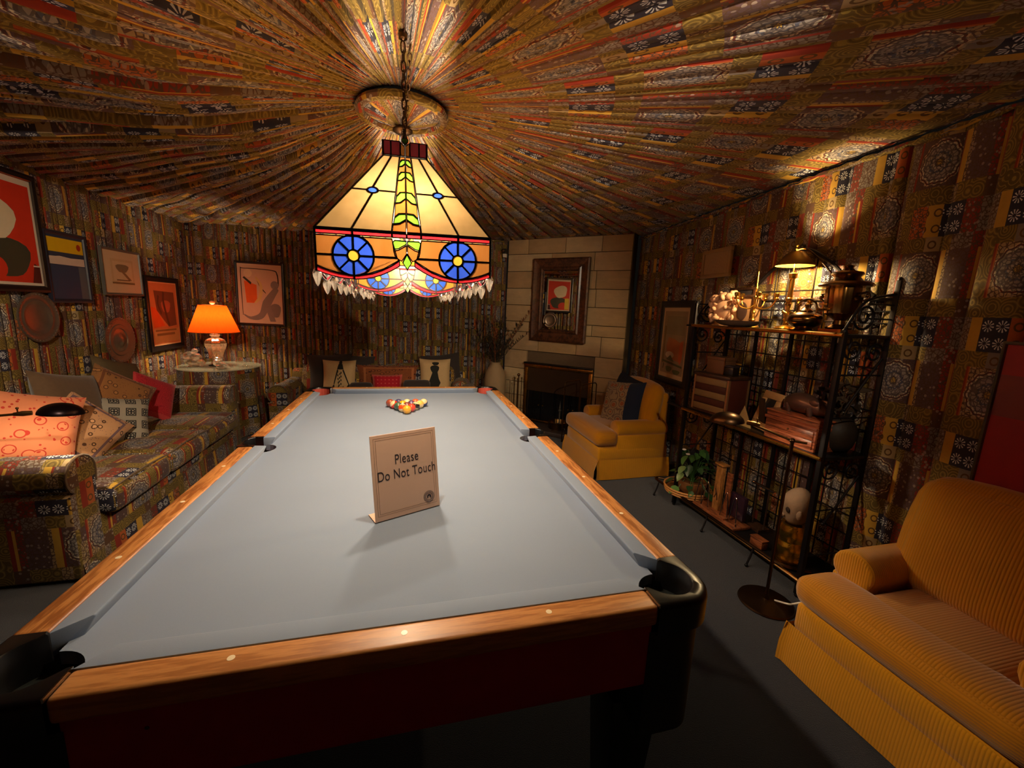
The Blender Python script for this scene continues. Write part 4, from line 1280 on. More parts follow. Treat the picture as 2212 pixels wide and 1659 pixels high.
# printed scatter cushions: motif materials in uv 0..1
def cushion_print(name, base, kind, c2, c3, seed=0.0):
    g = G(name); uv = g.uv(); x = g.xyz(uv); l = lin(base)
    nz = g.noise(uv, 5, 3)
    col = g.mix(g.m('MULTIPLY', nz, .4), l, tuple(v * .7 for v in l))
    wv = g.comb(g.m('ADD', x[0], seed), x[1])
    edge = g.m('MINIMUM', g.m('MINIMUM', x[0], g.m('SUBTRACT', 1, x[0])), g.m('MINIMUM', x[1], g.m('SUBTRACT', 1, x[1])))
    if kind == 'pods':          # outlined seed-pod shapes with a darker border
        v = g.voro(wv, 5.5)
        col = g.mix(g.m('LESS_THAN', v, .36), col, lin(c2)); col = g.mix(g.m('LESS_THAN', v, .29), col, l)
        v2 = g.voro(wv, 15)
        col = g.mix(g.m('MULTIPLY', g.m('LESS_THAN', v2, .34), g.m('LESS_THAN', v, .25)), col, lin(c2))
        col = g.mix(g.m('MULTIPLY', g.m('LESS_THAN', v2, .22), g.m('GREATER_THAN', v, .42)), col, lin(c2))
        col = g.mix(g.m('LESS_THAN', x[0], .16), col, lin(c3))
    elif kind == 'rings':
        v = g.voro(wv, 9)
        col = g.mix(g.m('LESS_THAN', v, .33), col, lin(c3)); col = g.mix(g.m('LESS_THAN', v, .22), col, tuple(min(1, q * 1.3) for q in l))
        col = g.mix(g.m('MULTIPLY', g.m('GREATER_THAN', edge, .10), g.m('LESS_THAN', edge, .14)), col, lin(c2))
        v2 = g.voro(wv, 30)
        col = g.mix(g.m('MULTIPLY', g.m('LESS_THAN', v2, .2), .8), col, lin(c2))
    elif kind == 'squares':     # rows of little black squares with pale scroll inside
        fx = g.m('FRACT', g.m('MULTIPLY_ADD', x[0], 3.6, .2)); fy = g.m('FRACT', g.m('MULTIPLY_ADD', x[1], 3.6, .2))
        ax = g.m('ABSOLUTE', g.m('SUBTRACT', fx, .5)); ay = g.m('ABSOLUTE', g.m('SUBTRACT', fy, .5))
        mx = g.m('MAXIMUM', ax, ay)
        col = g.mix(g.m('LESS_THAN', mx, .32), col, lin(c2)); col = g.mix(g.m('LESS_THAN', mx, .25), col, l)
        r = g.m('SQRT', g.m('ADD', g.m('POWER', g.m('SUBTRACT', ax, .10), 2), g.m('POWER', g.m('SUBTRACT', ay, .10), 2)))
        col = g.mix(g.m('COMPARE', r, .10, .035), col, lin(c2))
    elif kind == 'dots':
        fx = g.m('FRACT', g.m('MULTIPLY', x[0], 8)); fy = g.m('FRACT', g.m('MULTIPLY', x[1], 6))
        r = g.m('SQRT', g.m('ADD', g.m('POWER', g.m('SUBTRACT', fx, .5), 2), g.m('POWER', g.m('SUBTRACT', fy, .5), 2)))
        col = g.mix(g.m('LESS_THAN', r, .18), col, lin(c2))
        col = g.mix(g.m('LESS_THAN', edge, .07), col, lin(c3))
    elif kind == 'lace':
        v = g.voro(wv, 7); s = g.m('SINE', g.m('MULTIPLY', v, 26))
        col = g.mix(g.m('MULTIPLY', g.m('GREATER_THAN', s, .55), .7), col, lin(c2))
        col = g.mix(g.m('MULTIPLY', g.m('LESS_THAN', edge, .08), .6), col, lin(c3))
    elif kind == 'band':        # floral ground with a broad dark band at one side
        v = g.voro(wv, 6); s = g.m('SINE', g.m('MULTIPLY_ADD', v, 22, g.m('MULTIPLY', nz, 9)))
        col = g.mix(g.m('GREATER_THAN', s, .3), col, lin(c2))
        col = g.mix(g.m('MULTIPLY', g.m('LESS_THAN', v, .28), .9), col, lin((150, 84, 50)))
        col = g.mix(g.m('GREATER_THAN', x[0], .68), col, lin(c3))
    g.set(col=col, rough=.8, spec=.2, sheen=.15)
    g.bump(g.noise(uv, 160, 2), .15, .002)
    return g.mat
def scatter(label, mat, w, h, t, loc, yaw, lean, roll, group='scatter cushions on the long sofa', back=None, pinch=.07):
    o = pillow('cushion', mat, w, h, t, back=back, pinch=pinch)
    put(o, loc, yaw, lean, roll)
    tag(o, label, 'cushion', group); return o
SY = PI / 2
scatter('coral red cushion with peach seed pod print, at the near end of the long sofa', cushion_print('coral_print', (244, 150, 104), 'pods', (206, 66, 52), (216, 70, 70)), .42, .42, .13, (-2.06, 1.955, .70), SY - .75, .30, .30)
scatter('tan cushion with dark ring print behind the dark oval lamp shade', cushion_print('tan_print', (206, 156, 112), 'rings', (118, 92, 100), (92, 64, 46), 3.1), .42, .42, .13, (-2.04, 2.27, .60), SY - .55, .50, -.62)
scatter('plain brown cushion with piped edge behind the tan ring cushion', BRNFAB, .44, .44, .14, (-2.14, 2.40, .74), SY - .1, .35, .25)
scatter('orange brown tapestry cushion standing on its corner behind the grey square print one', cushion_print('tapestry_print', (150, 102, 58), 'rings', (110, 66, 40), (84, 54, 34), 7.3), .42, .42, .13, (-2.07, 2.72, .70), SY - .45, .40, .66)
scatter('grey cushion with rows of small black scroll squares', cushion_print('square_print', (158, 150, 134), 'squares', (34, 32, 34), (34, 32, 34)), .33, .33, .10, (-1.985, 2.575, .585), SY - .75, .42, .22)
scatter('red cushion with lacy print leaning on the far back of the long sofa', cushion_print('red_print', (186, 42, 50), 'lace', (146, 24, 40), (204, 74, 72), 1.7), .38, .36, .12, (-2.05, 3.08, .645), SY - .35, .36, .55)
scatter('dull olive brown cushion half hidden behind the red lacy cushion', pm('olive_cloth', (92, 76, 50), .9, 0, .2, 40, .2), .44, .44, .12, (-2.17, 2.93, .76), SY - .05, .25, .3)

# ---------------------------------------------------------------- pictures and plates on the left wall
def picture(label, w, h, fr, mat_frame, art, loc, yaw, paper=(226, 206, 176), border=.0, name='framed_picture', depth=.022, tiltr=0.0, group=None, cat='picture', glass_=True):
    """art: list of (sRGB, polygon in 0..1 of the printed area). Local: x across, z up, front -y, origin at the centre of the back"""
    t = thing(name, label, cat, (0, 0, 0), 0, group)
    m = MB()
    W_, H_ = w / 2, h / 2
    prof = [(0, 0), (0, -depth * .8), (fr * .35, -depth), (fr * .8, -depth * .85), (fr, -depth * .45), (fr, 0)]
    for (a, b) in (((-W_, -H_), (W_, -H_)), ((W_, -H_), (W_, H_)), ((W_, H_), (-W_, H_)), ((-W_, H_), (-W_, -H_))):
        a, b = Vector(a), Vector(b); d = (b - a).normalized(); n_ = Vector((-d.y, d.x)); k = len(prof)
        vs = []
        for e, sg in ((a, 1), (b, -1)):
            for (i_, y) in prof:
                p = e + n_ * i_ + d * i_ * sg; vs.append((p.x, y, p.y))
        m.add(vs, [(j, (j + 1) % k, (j + 1) % k + k, j + k) for j in range(k)])
    m.build('frame', mat_frame, t)
    mats = [pm('paper_%d_%d_%d' % paper, paper, .6, 0, .05, 10)]; pr = MB()
    y = -depth * .42
    pr.add([(-W_ + fr * .9, y, -H_ + fr * .9), (W_ - fr * .9, y, -H_ + fr * .9), (W_ - fr * .9, y, H_ - fr * .9), (-W_ + fr * .9, y, H_ - fr * .9)], [(0, 1, 2, 3)])
    iw, ih = w - 2 * fr - 2 * border, h - 2 * fr - 2 * border
    for i, (c, poly) in enumerate(art):
        mats.append(pm('ink_%d_%d_%d' % c, c, .6, 0, .12, 14))
        if area(poly) < 0: poly = list(reversed(poly))
        pr.add([(-iw / 2 + p[0] * iw, y - .0003 * (i + 1), -ih / 2 + p[1] * ih) for p in poly], [tuple(range(len(poly)))], len(mats) - 1)
    pr.build('print', mats, t)
    bk = MB(); bk.box(-W_ + .004, -.003, -H_ + .004, W_ - .004, .0, H_ - .004); bk.build('backing', W_DARK, t)
    t.matrix_world = Matrix.Translation(loc) @ R(yaw, 'Z') @ R(tiltr, 'Y')
    return t
def blob(cx, cy, rx, ry, n=18, k=0.0, ph=0.0): return [(cx + rx * math.cos(2 * PI * i / n) * (1 + k * math.sin(3 * 2 * PI * i / n + ph)), cy + ry * math.sin(2 * PI * i / n) * (1 + k * math.cos(2 * 2 * PI * i / n + ph))) for i in range(n)]
def ribbon(pts, w, n=6):
    P = [Vector((p[0], p[1], 0)) for p in pts]; B = bez(P, n); L, Rr = [], []
    ws = w if isinstance(w, (list, tuple)) else [w] * len(pts)
    for i, p in enumerate(B):
        d = (B[min(i + 1, len(B) - 1)] - B[max(i - 1, 0)]).normalized(); q = Vector((-d.y, d.x, 0))
        f = i / (len(B) - 1) * (len(ws) - 1); a = int(min(f, len(ws) - 2)) if len(ws) > 1 else 0
        ww = ws[a] + (ws[min(a + 1, len(ws) - 1)] - ws[a]) * (f - a)
        L.append((p + q * ww / 2)[:2]); Rr.append((p - q * ww / 2)[:2])
    return [tuple(p) for p in L] + [tuple(p) for p in reversed(Rr)]
SQ = lambda x0, y0, x1, y1: [(x0, y0), (x1, y0), (x1, y1), (x0, y1)]
BLKFR = pm('black_frame', (26, 20, 20), .35, 0, .15, 20, spec=.5)
GREYFR = pm('grey_frame', (92, 88, 82), .4, 0, .12, 20, spec=.5)
NAVYFR = pm('navy_frame', (32, 36, 52), .4, 0, .12, 20, spec=.5)
LWX = -2.505
def lw(y0, y1, z0, z1): return (LWX, (y0 + y1) / 2, (z0 + z1) / 2), y1 - y0, z1 - z0
loc, w, h = lw(2.27, 2.905, 1.455, 2.235)
picture('large black framed poster of flat vermilion and dark green shapes, cut by the left edge', w, h, .045, BLKFR,
        [((206, 52, 26), SQ(.0, .0, 1, .97)), ((60, 60, 44), blob(.52, .24, .36, .21, 20, .1)), ((222, 206, 170), blob(.42, .62, .30, .22, 18, .12, 1)), ((206, 52, 26), blob(.30, .13, .22, .13)), ((226, 190, 60), SQ(.02, .02, .22, .4)), ((84, 30, 24), [(.86, .0), (1, 0), (1, .17), (.92, .2)]), ((226, 196, 180), SQ(.9, .165, 1, .18))],
        loc, SY, (224, 206, 182), .018)
loc, w, h = lw(2.895, 3.31, 1.385, 1.905)
picture('abstract print with a yellow bar, white stroke and navy field in a grey frame', w, h, .03, NAVYFR,
        [((44, 56, 78), SQ(0, 0, 1, 1)), ((228, 182, 12), SQ(.03, .74, .98, .96)), ((176, 52, 14), blob(.86, .85, .06, .055)), ((214, 190, 168), [(.03, .545), (.98, .545), (.98, .67), (.6, .66), (.3, .68), (.2, .67), (.03, .665)]), ((40, 60, 88), SQ(.0, .0, .78, .52)), ((84, 92, 100), SQ(.78, 0, 1, .53))],
        loc, SY, (44, 56, 78), .0)
loc, w, h = lw(3.46, 4.0, 1.455, 1.86)
picture('small framed sketch in a wide cream mount with thin grey frame', w, h, .022, GREYFR,
        [((196, 172, 128), SQ(.20, .20, .82, .82)), ((122, 96, 60), SQ(.20, .22, .82, .26)), ((206, 184, 142), SQ(.25, .29, .77, .76)), ((128, 112, 84), blob(.5, .6, .17, .12, 14, .2)), ((138, 108, 70), [(.42, .56), (.48, .58), (.74, .32), (.66, .31)]), ((112, 84, 52), SQ(.32, .30, .68, .325))],
        loc, SY, (204, 184, 146), .0)
loc, w, h = lw(4.03, 4.66, .90, 1.66)
picture('tall black framed orange toned print beside the orange table lamp', w, h, .055, BLKFR,
        [((206, 132, 78), SQ(.0, .0, 1, 1)), ((122, 76, 50), [(.15, .88), (.9, .86), (.92, .3), (.6, .28), (.42, .4), (.2, .56)]), ((222, 96, 34), [(.0, .62), (.16, .60), (.30, .46), (.46, .30), (.05, .27)]), ((176, 104, 72), blob(.55, .62, .17, .12, 14, .15)), ((92, 58, 40), ribbon([(.5, .86), (.47, .7), (.55, .45), (.62, .3)], .07)), ((92, 58, 40), ribbon([(.3, .8), (.26, .66), (.36, .5)], .06)), ((206, 158, 96), SQ(.02, .03, .98, .25)), ((150, 110, 62), SQ(.08, .21, .88, .24)), ((150, 110, 62), SQ(.12, .14, .8, .18))],
        loc, SY, (226, 176, 126), .012)
def wall_plate(label, loc, r, boss):
    t = thing('wall_plate', label, 'plate', loc, 0, 'round metal plates on the left wall')
    m = MB(); F = R(PI / 2, 'Y')
    if boss: prof = [(0, .034), (.022, .034), (.034, .026), (.06, .018), (.068, .012), (.10, .010), (.105, .016), (.135, .018), (.142, .012), (.165, .014), (r, .02), (r, .014), (.16, .004), (0, .002)]
    else: prof = [(0, .010), (.09, .010), (.098, .014), (.118, .022), (.126, .018), (.15, .020), (r - .008, .028), (r, .026), (r, .020), (.14, .008), (0, .002)]
    m.lathe([(a, b) for a, b in prof], 40, M=F); m.build('dish', PEWTER, t, smooth=True, ang=.7)
    k = MB()
    for i in range(40):
        a = 2 * PI * i / 40; k.ball((r - .012, 0, 0), .0045, 6, 4, M=F @ R(a, 'Z') @ T(0, 0, .026))
    k.build('beaded_rim', PEWTER, t, smooth=True)
    return t
wall_plate('plain wide rimmed pewter plate below the abstract yellow bar print', (LWX - .006, 2.765, 1.282), .172, False)
wall_plate('ribbed pewter plate with raised centre below the small cream sketch', (LWX - .006, 3.59, 1.06), .20, True)

# ---------------------------------------------------------------- corner table with skirt, lamp and crystal
TX, TY, TZ, TR_ = -1.985, 4.235, .742, .39
def corner_table():
    t = thing('round_table', 'round corner table in a floor length patchwork print cloth under a glass top', 'table', (TX, TY, 0))
    rnd = random.Random(12)
    m = MB()
    def fn(u, v):
        a = 2 * PI * u; f = math.sin(a * 11 + 1.3 * math.sin(a * 3)) * .022 * (v ** .7)
        r = TR_ - .02 + .035 * v + f
        return (r * math.cos(a), r * math.sin(a), TZ - .014 - (TZ - .03) * v)
    m.grid(132, 10, fn, uvf=lambda u, v: (u * 2.75, (1 - v) * .72 + .03))
    m.lathe([(0, TZ - .012), (TR_ - .03, TZ - .012), (TR_ - .02, TZ - .016)], 44, cap=False)
    m.build('tablecloth', FAB, t, smooth=True, ang=1.0)
    g = MB(); g.lathe([(0, TZ - .0105), (TR_ - .002, TZ - .0105), (TR_, TZ - .008), (TR_, TZ - .003), (TR_ - .003, TZ), (0, TZ)], 56); gg = G('glass_top')
    gg.set(col=lin((180, 190, 170)), rough=.03, spec=.7, trans=.0)
    tp = gg.node('ShaderNodeBsdfTransparent'); mx = gg.node('ShaderNodeMixShader'); mx.inputs[0].default_value = .35
    gg.l.new(tp.outputs[0], mx.inputs[1]); gg.l.new(gg.b.outputs[0], mx.inputs[2]); gg.l.new(mx.outputs[0], gg.out.inputs['Surface'])
    g.build('glass_top', gg.mat, t, smooth=True, ang=.6)
corner_table()
def shade_mat(name, c, tr=.55):
    g = G(name); l = lin(c); nz = g.noise(g.scale(g.objc(), (40, 40, 3)), 2, 3)
    col = g.mix(nz, tuple(v * .8 for v in l), tuple(min(1, v * 1.15) for v in l))
    t_ = g.node('ShaderNodeBsdfTranslucent'); d_ = g.node('ShaderNodeBsdfDiffuse'); mx = g.node('ShaderNodeMixShader'); mx.inputs[0].default_value = tr
    for n in (t_, d_): g.l.new(col, n.inputs['Color'])
    g.l.new(d_.outputs[0], mx.inputs[1]); g.l.new(t_.outputs[0], mx.inputs[2]); g.l.new(mx.outputs[0], g.out.inputs['Surface'])
    return g.mat
def table_lamp():
    t = thing('table_lamp', 'glass based table lamp with a glowing orange empire shade', 'lamp', (TX - .03, TY + .02, TZ))
    b = MB(); b.lathe([(.0, .012), (.055, .012), (.06, .03), (.045, .045), (.050, .08), (.078, .15), (.104, .215), (.108, .245), (.095, .275), (.06, .295), (.038, .302), (.036, .318), (.05, .325), (.05, .338), (.02, .345), (0, .345)], 8)
    b.build('base', crystal('lamp_glass', (240, 214, 180), .42), t)
    f = MB(); f.box(-.06, -.06, .0, .06, .06, .012); f.build('plinth', BLACKP, t, bevel=.002)
    st = MB(); st.tube([(0, 0, .012), (0, 0, .44)], .006, 8); st.lathe([(.016, .37), (.017, .43), (.012, .44)], 12); st.tube([(0, 0, .44), (0, 0, .66)], .003, 6)
    st.build('stem', BRASS, t, smooth=True)
    s = MB(); z0, z1, r0, r1 = .365, .648, .232, .125
    s.lathe([(r0, z0), (r1, z1)], 48, cap=False)
    so = s.build('lamp_shade', shade_mat('orange_shade', (168, 58, 8), .5), t, smooth=True)
    rr = MB()
    for r, z in ((r0, z0), (r1, z1)): rr.tube([(r * math.cos(2 * PI * i / 40), r * math.sin(2 * PI * i / 40), z) for i in range(40)], .003, 5, closed=True)
    for k in range(3): rr.tube([(0, 0, z1 - .008), (r1 * math.cos(k * 2.094), r1 * math.sin(k * 2.094), z1 - .002)], .002, 5)
    rr.build('rim', pm('orange_binding', (230, 110, 30), .7, 0, .1, 20), so, smooth=True)
    fi = MB(); fi.lathe([(.006, .655), (.02, .662), (.026, .676), (.024, .688), (.012, .696), (0, .698)], 16); fi.build('finial', pm('amber_finial', (240, 176, 110), .3, 0, .1, 20), t, smooth=True)
    bl = MB(); bl.ball((0, 0, .49), .03, 12, 8, sc=(1, 1, 1.25)); 
    light('bulb', t, (0, 0, .50), P_TABLE, C_TABLE, .03)
table_lamp()
def crystal_pile(label, loc, pcs, seed, name='crystal_ornament'):
    """cut-glass ornament of facetted lumps grown from one foot"""
    t = thing(name, label, 'ornament', loc)
    rnd = random.Random(seed); b = MB(); b.lathe([(0, 0), (.05, 0), (.052, .008), (.03, .014), (0, .016)], 8); b.build('foot', CRYST, t)
    for (x, y, z, r, sx, sy, sz, a) in pcs:
        m = MB(); m.ball((0, 0, 0), r, 7, 5, sc=(sx, sy, sz)); m.build('facet', CRYST, t, (x, y, z), (a, a * .6, a * 1.3))
    return t
crystal_pile('clear cut glass figure on the corner table left of the orange lamp', (TX - .21, TY - .08, TZ), [(0, 0, .045, .05, 1.3, .9, .8, .3), (-.04, .01, .11, .055, 1.0, .9, 1.1, .9), (.03, 0, .10, .05, 1.1, .8, .9, .2), (.07, 0, .05, .035, 1.4, .8, .8, .6), (-.07, 0, .07, .035, .9, .9, 1.3, 1.2), (.02, 0, .165, .03, 1, .8, 1, .4)], 3)
crystal_pile('clear cut glass bird on the corner table right of the orange lamp', (TX + .10, TY - .21, TZ), [(0, 0, .035, .045, 1.3, .9, .75, .3), (.05, -.02, .03, .03, 1.5, .8, .7, .9), (-.05, .01, .06, .034, 1.0, .8, 1.1, .5), (-.03, 0, .10, .03, 1.3, .7, .6, .2), (.0, -.05, .025, .03, 1.2, 1, .7, .4)], 5)
def dish(label, loc):
    t = thing('glass_dish', label, 'dish', loc)
    m = MB(); m.lathe([(.0, .0), (.03, .0), (.034, .004), (.012, .012), (.010, .03), (.05, .042), (.085, .05), (.083, .053), (.048, .046), (0, .036)], 18); m.build('bowl', GLASSW, t, smooth=True)
    for s in (-1, 1):
        k = MB(); k.tube(bez([(s * .078, 0, .05), (s * .11, 0, .066), (s * .10, 0, .09), (s * .085, 0, .075)], 4), .004, 6); k.build('handle', GLASSW, t, smooth=True)
    return t
dish('small clear glass dish with handles at the right of the corner table', (TX + .25, TY - .02, TZ))
# ---------------------------------------------------------------- sofa against the back wall
def sofa_back():
    bx, by = -.33, 4.12
    t = thing('sofa', 'patchwork print sofa against the back wall beyond the pool table', 'sofa', (bx, by, 0), math.radians(-3))
    X0, X1 = -1.06, 1.10
    soft('base', FAB, t, X0 + .03, -.36, .02, X1 - .03, .30, .28, .03, n=6)
    xs = [X0 + .21, (X0 + X1) / 2, X1 - .21]
    for i in range(2): soft('seat_cushion', FAB, t, xs[i] + .004, -.40, .27, xs[i + 1] - .004, .14, .43, .05, .02, 8, uvoff=(.2 * i, .4))
    for i in range(2): soft('back_cushion', FAB, t, xs[i] + .006, -.09, -.19, xs[i + 1] - .006, .09, .19, .07, .03, 8, uvoff=(.5 * i, .1), loc=(0, .17, .57), rot=(math.radians(-12), 0, 0))
    soft('backrest', FAB, t, X0 + .05, .20, .2, X1 - .05, .36, .70, .07, n=6)
    for s, x in ((-1, X0 + .19), (1, X1 - .19)):
        m = extrude_x(arm_prof(.19, .60, .10, s, .02), -.36, .32, 8)
        me = m.mesh('arm', FAB, bevel=.012, seg=2, ang=.9)
        me.transform(Matrix(((0, 1, 0, 0), (1, 0, 0, 0), (0, 0, 1, 0), (0, 0, 0, 1)))); me.flip_normals(); box_uv(me, (.2, .1 * s))
        ao = obj('arm', me, t, (x, 0, 0))
        w = MB(); w.tube([(p[0], -.368, p[1]) for p in arm_prof(.19, .60, .10, s, .02)[1:-1]], .006, 6); w.build('piping', BRNFAB, ao, smooth=True)
sofa_back()
def art_pillow(label, loc, yaw, lean, roll, w, h, shapes, base, back=None):
    o = pillow('cushion', pm('natural_linen_%d' % base[0], base, .85, 0, .1, 60, .2), w, h, .14)
    pm_ = pm('black_print', (30, 30, 26), .8, 0, .15, 40)
    put(o, loc, yaw, lean, roll); tag(o, label, 'cushion', 'scatter cushions on the back sofa')
    def surf(x, z):
        a, b = x / (w / 2), z / (h / 2); e = max(0, (1 - a ** 4) * (1 - b ** 4)); return -.07 * e ** .55 - .0022
    m = MB()
    for poly in shapes:                          # printed figure follows the cushion's curve
        if area(poly) < 0: poly = list(reversed(poly))
        bm = bmesh.new(); vs = [bm.verts.new((p[0] * w - w / 2, 0, p[1] * h - h / 2)) for p in poly]; f = bm.faces.new(vs)
        bmesh.ops.triangulate(bm, faces=[f]); bmesh.ops.subdivide_edges(bm, edges=bm.edges[:], cuts=3, use_grid_fill=True)
        bm.verts.ensure_lookup_table(); bm.verts.index_update()
        V = []
        for v in bm.verts:
            x, z = v.co.x, v.co.z; V.append((x * .97, surf(x, z), z * .97))
        m.add(V, [tuple(q.index for q in f.verts) for f in bm.faces]); bm.free()
    if shapes: m.build('printed_figure', pm_, o, smooth=True)
    return o
GB = 'scatter cushions on the back sofa'
scatter('charcoal cushion behind the left linen cushion on the back sofa', DKFAB, .50, .46, .14, (-.87, 4.27, .655), -.05, .25, -.05, GB)
scatter('charcoal cushion tucked right behind the left linen cushion', DKFAB, .46, .44, .14, (-.62, 4.30, .655), .05, .25, .08, GB)
tri = [(.56, .99), (.64, .88), (.66, .74), (.88, .18), (.83, .21), (.78, .10), (.70, .17), (.60, .02), (.52, .12), (.40, .08), (.24, .0), (.20, .03), (.38, .16), (.36, .34), (.46, .74), (.50, .88)]
spots = [blob(.54 + .05 * math.sin(i * 2.1) + .05 * (i % 3 - 1) * (1.2 - i * .05), .66 - i * .036, .018, .035, 8) for i in range(14)]
art_pillow('linen coloured cushion printed with a spotted black gown shape', (-.75, 4.105, .635), -.03, .22, 0, .36, .40, [blob(.56, .92, .05, .07, 10), [(.5, .88), (.62, .88), (.66, .72), (.46, .72)], [(.46, .72), (.36, .3), (.39, .3), (.5, .7)], [(.66, .72), (.86, .22), (.82, .24), (.62, .7)], [(.8, .28), (.9, .12), (.74, .2)], [(.66, .24), (.70, .06), (.56, .18)], [(.5, .22), (.48, .04), (.38, .2)], [(.38, .3), (.4, .12), (.18, .01), (.30, .2)]] + spots, (206, 174, 126))
scatter('rust patterned wide cushion in the middle of the back sofa', cushion_print('rust_print', (140, 78, 44), 'rings', (176, 108, 66), (70, 34, 26), 5.2), .74, .34, .16, (-.21, 4.20, .60), .0, .25, 0, GB)
scatter('small crimson cushion with pale dots in front of the rust patterned one', cushion_print('crimson_print', (184, 30, 46), 'dots', (214, 84, 84), (206, 96, 86)), .34, .25, .13, (-.225, 4.035, .555), .02, .2, 0, GB)
def bolster(label, loc, yaw, L, r, mat):
    m = MB(); pr = [(0, -L / 2), (r * .7, -L / 2), (r * .95, -L / 2 + .02), (r, -L / 2 + .06), (r, L / 2 - .06), (r * .95, L / 2 - .02), (r * .7, L / 2), (0, L / 2)]
    m.lathe(pr, 24, M=R(PI / 2, 'Y')); o = m.build('cushion', mat, smooth=True, ang=1.2); o.location = loc; o.rotation_euler = (0, 0, yaw)
    return tag(o, label, 'cushion', GB)
bolster('low charcoal bolster right of the left linen cushion on the back sofa', (-.50, 3.92, .525), .0, .24, .085, DKFAB)
bolster('charcoal bolster in front of the right linen cushion', (.105, 3.91, .535), .0, .30, .105, DKFAB)
scatter('charcoal cushion behind the right linen cushion on the back sofa', DKFAB, .48, .46, .14, (.42, 4.29, .67), -.05, .2, -.12, GB)
art_pillow('linen coloured cushion printed with a dark rounded figure', (.325, 4.115, .65), .02, .18, 0, .37, .42, [blob(.50, .86, .11, .06, 12, .2), blob(.47, .70, .14, .13, 14, .15), [(.40, .62), (.56, .62), (.60, .42), (.66, .30), (.58, .16), (.54, .0), (.30, .0), (.20, .18), (.30, .38)]], (206, 176, 128))
bolster('brown round bolster end at the right arm of the back sofa', (.62, 4.02, .53), PI / 2 - .1, .36, .10, FAB)
# ---------------------------------------------------------------- picture on the back wall
BW0, BW1 = Vector((-2.56, 5.0, 0)), Vector((1.27, 4.60, 0)); BYAW = math.atan2((BW1 - BW0).y, (BW1 - BW0).x)
def bwp(x, off): 
    t = (x - BW0.x) / (BW1.x - BW0.x); p = BW0.lerp(BW1, t); n = Vector((math.sin(BYAW), -math.cos(BYAW), 0)); return p + n * off
p = bwp(-1.72, .062)
picture('black framed poster with an orange patch and grey curving shape on cream paper, back wall', .545, .755, .026, BLKFR,
        [((48, 40, 34), ribbon([(.06, .12), (.05, .5), (.05, .92), (.12, .94), (.8, .93), (.93, .86), (.95, .66)], [.012, .02, .02, .012, .014, .03, .03])), ((236, 218, 176), blob(.22, .86, .10, .07)), ((240, 112, 40), [(.12, .73), (.42, .66), (.42, .42), (.34, .34), (.16, .34)]), ((62, 62, 42), [(.09, .78), (.13, .80), (.30, .70), (.28, .66)]), ((62, 62, 42), ribbon([(.44, .74), (.52, .62), (.64, .52)], [.02, .03, .01])), ((226, 206, 130), ribbon([(.40, .80), (.52, .66), (.50, .46), (.36, .34)], [.03, .07, .08, .03])), ((150, 142, 132), blob(.86, .67, .10, .075)), ((142, 134, 124), ribbon([(.92, .62), (.78, .48), (.64, .32), (.50, .12), (.25, .07), (.08, .13)], [.10, .15, .2, .12, .05, .02])), ((134, 128, 118), blob(.86, .22, .13, .14, 14, .12)), ((142, 134, 124), [(.6, .3), (.74, .3), (.86, .02), (.72, .02)])],
        (p.x, p.y, 1.533), BYAW, (222, 198, 164), .015, tiltr=math.radians(.8))

# ---------------------------------------------------------------- fireplace: mirror, brass surround, tools
FYAW = FROT
M_FRAME = wood('mirror_frame_wood', (40, 22, 14), (92, 54, 32), (8, 8, 8), .4)
def mirror():
    w, h = .742, .995; u, z = .775, 1.608
    c = fpt(u, z, .046)
    t = thing('mirror', 'mirror in a wide dark wooden frame over the fireplace', 'mirror', (0, 0, 0))
    m = MB(); fr, W_, H_ = .148, w / 2, h / 2
    prof = [(0, 0), (0, -.04), (.018, -.046), (.05, -.034), (.10, -.030), (.118, -.040), (.135, -.034), (fr, -.014), (fr, 0)]
    for (a, b) in (((-W_, -H_), (W_, -H_)), ((W_, -H_), (W_, H_)), ((W_, H_), (-W_, H_)), ((-W_, H_), (-W_, -H_))):
        a, b = Vector(a), Vector(b); d = (b - a).normalized(); n_ = Vector((-d.y, d.x)); k = len(prof); s = MB()
        vs = []
        for e, sg in ((a, 1), (b, -1)):
            for (i_, y) in prof:
                p = e + n_ * i_ + d * i_ * sg; vs.append((p.x, y, p.y))
        s.add(vs, [(j, (j + 1) % k, (j + 1) % k + k, j + k) for j in range(k)]); s.build('frame_rail', M_FRAME, t, smooth=True, ang=.5)
    g = MB(); a, b = W_ - fr + .004, H_ - fr + .004
    g.add([(-a, -.012, -b), (a, -.012, -b), (a, -.012, b), (-a, -.012, b)], [(0, 1, 2, 3)]); mm = G('mirror_glass'); nz = mm.noise(mm.objc(), 3, 2)
    mm.set(col=lin((226, 220, 206)), rough=mm.m('MULTIPLY', nz, .02), metal=1.0); g.build('glass', mm.mat, t)
    bk = MB(); bk.box(-W_ + .01, -.006, -H_ + .01, W_ - .01, 0, H_ - .01); bk.build('backing', W_DARK, t)
    t.matrix_world = Matrix.Translation(c) @ R(FYAW - math.radians(2.5), 'Z')
mirror()
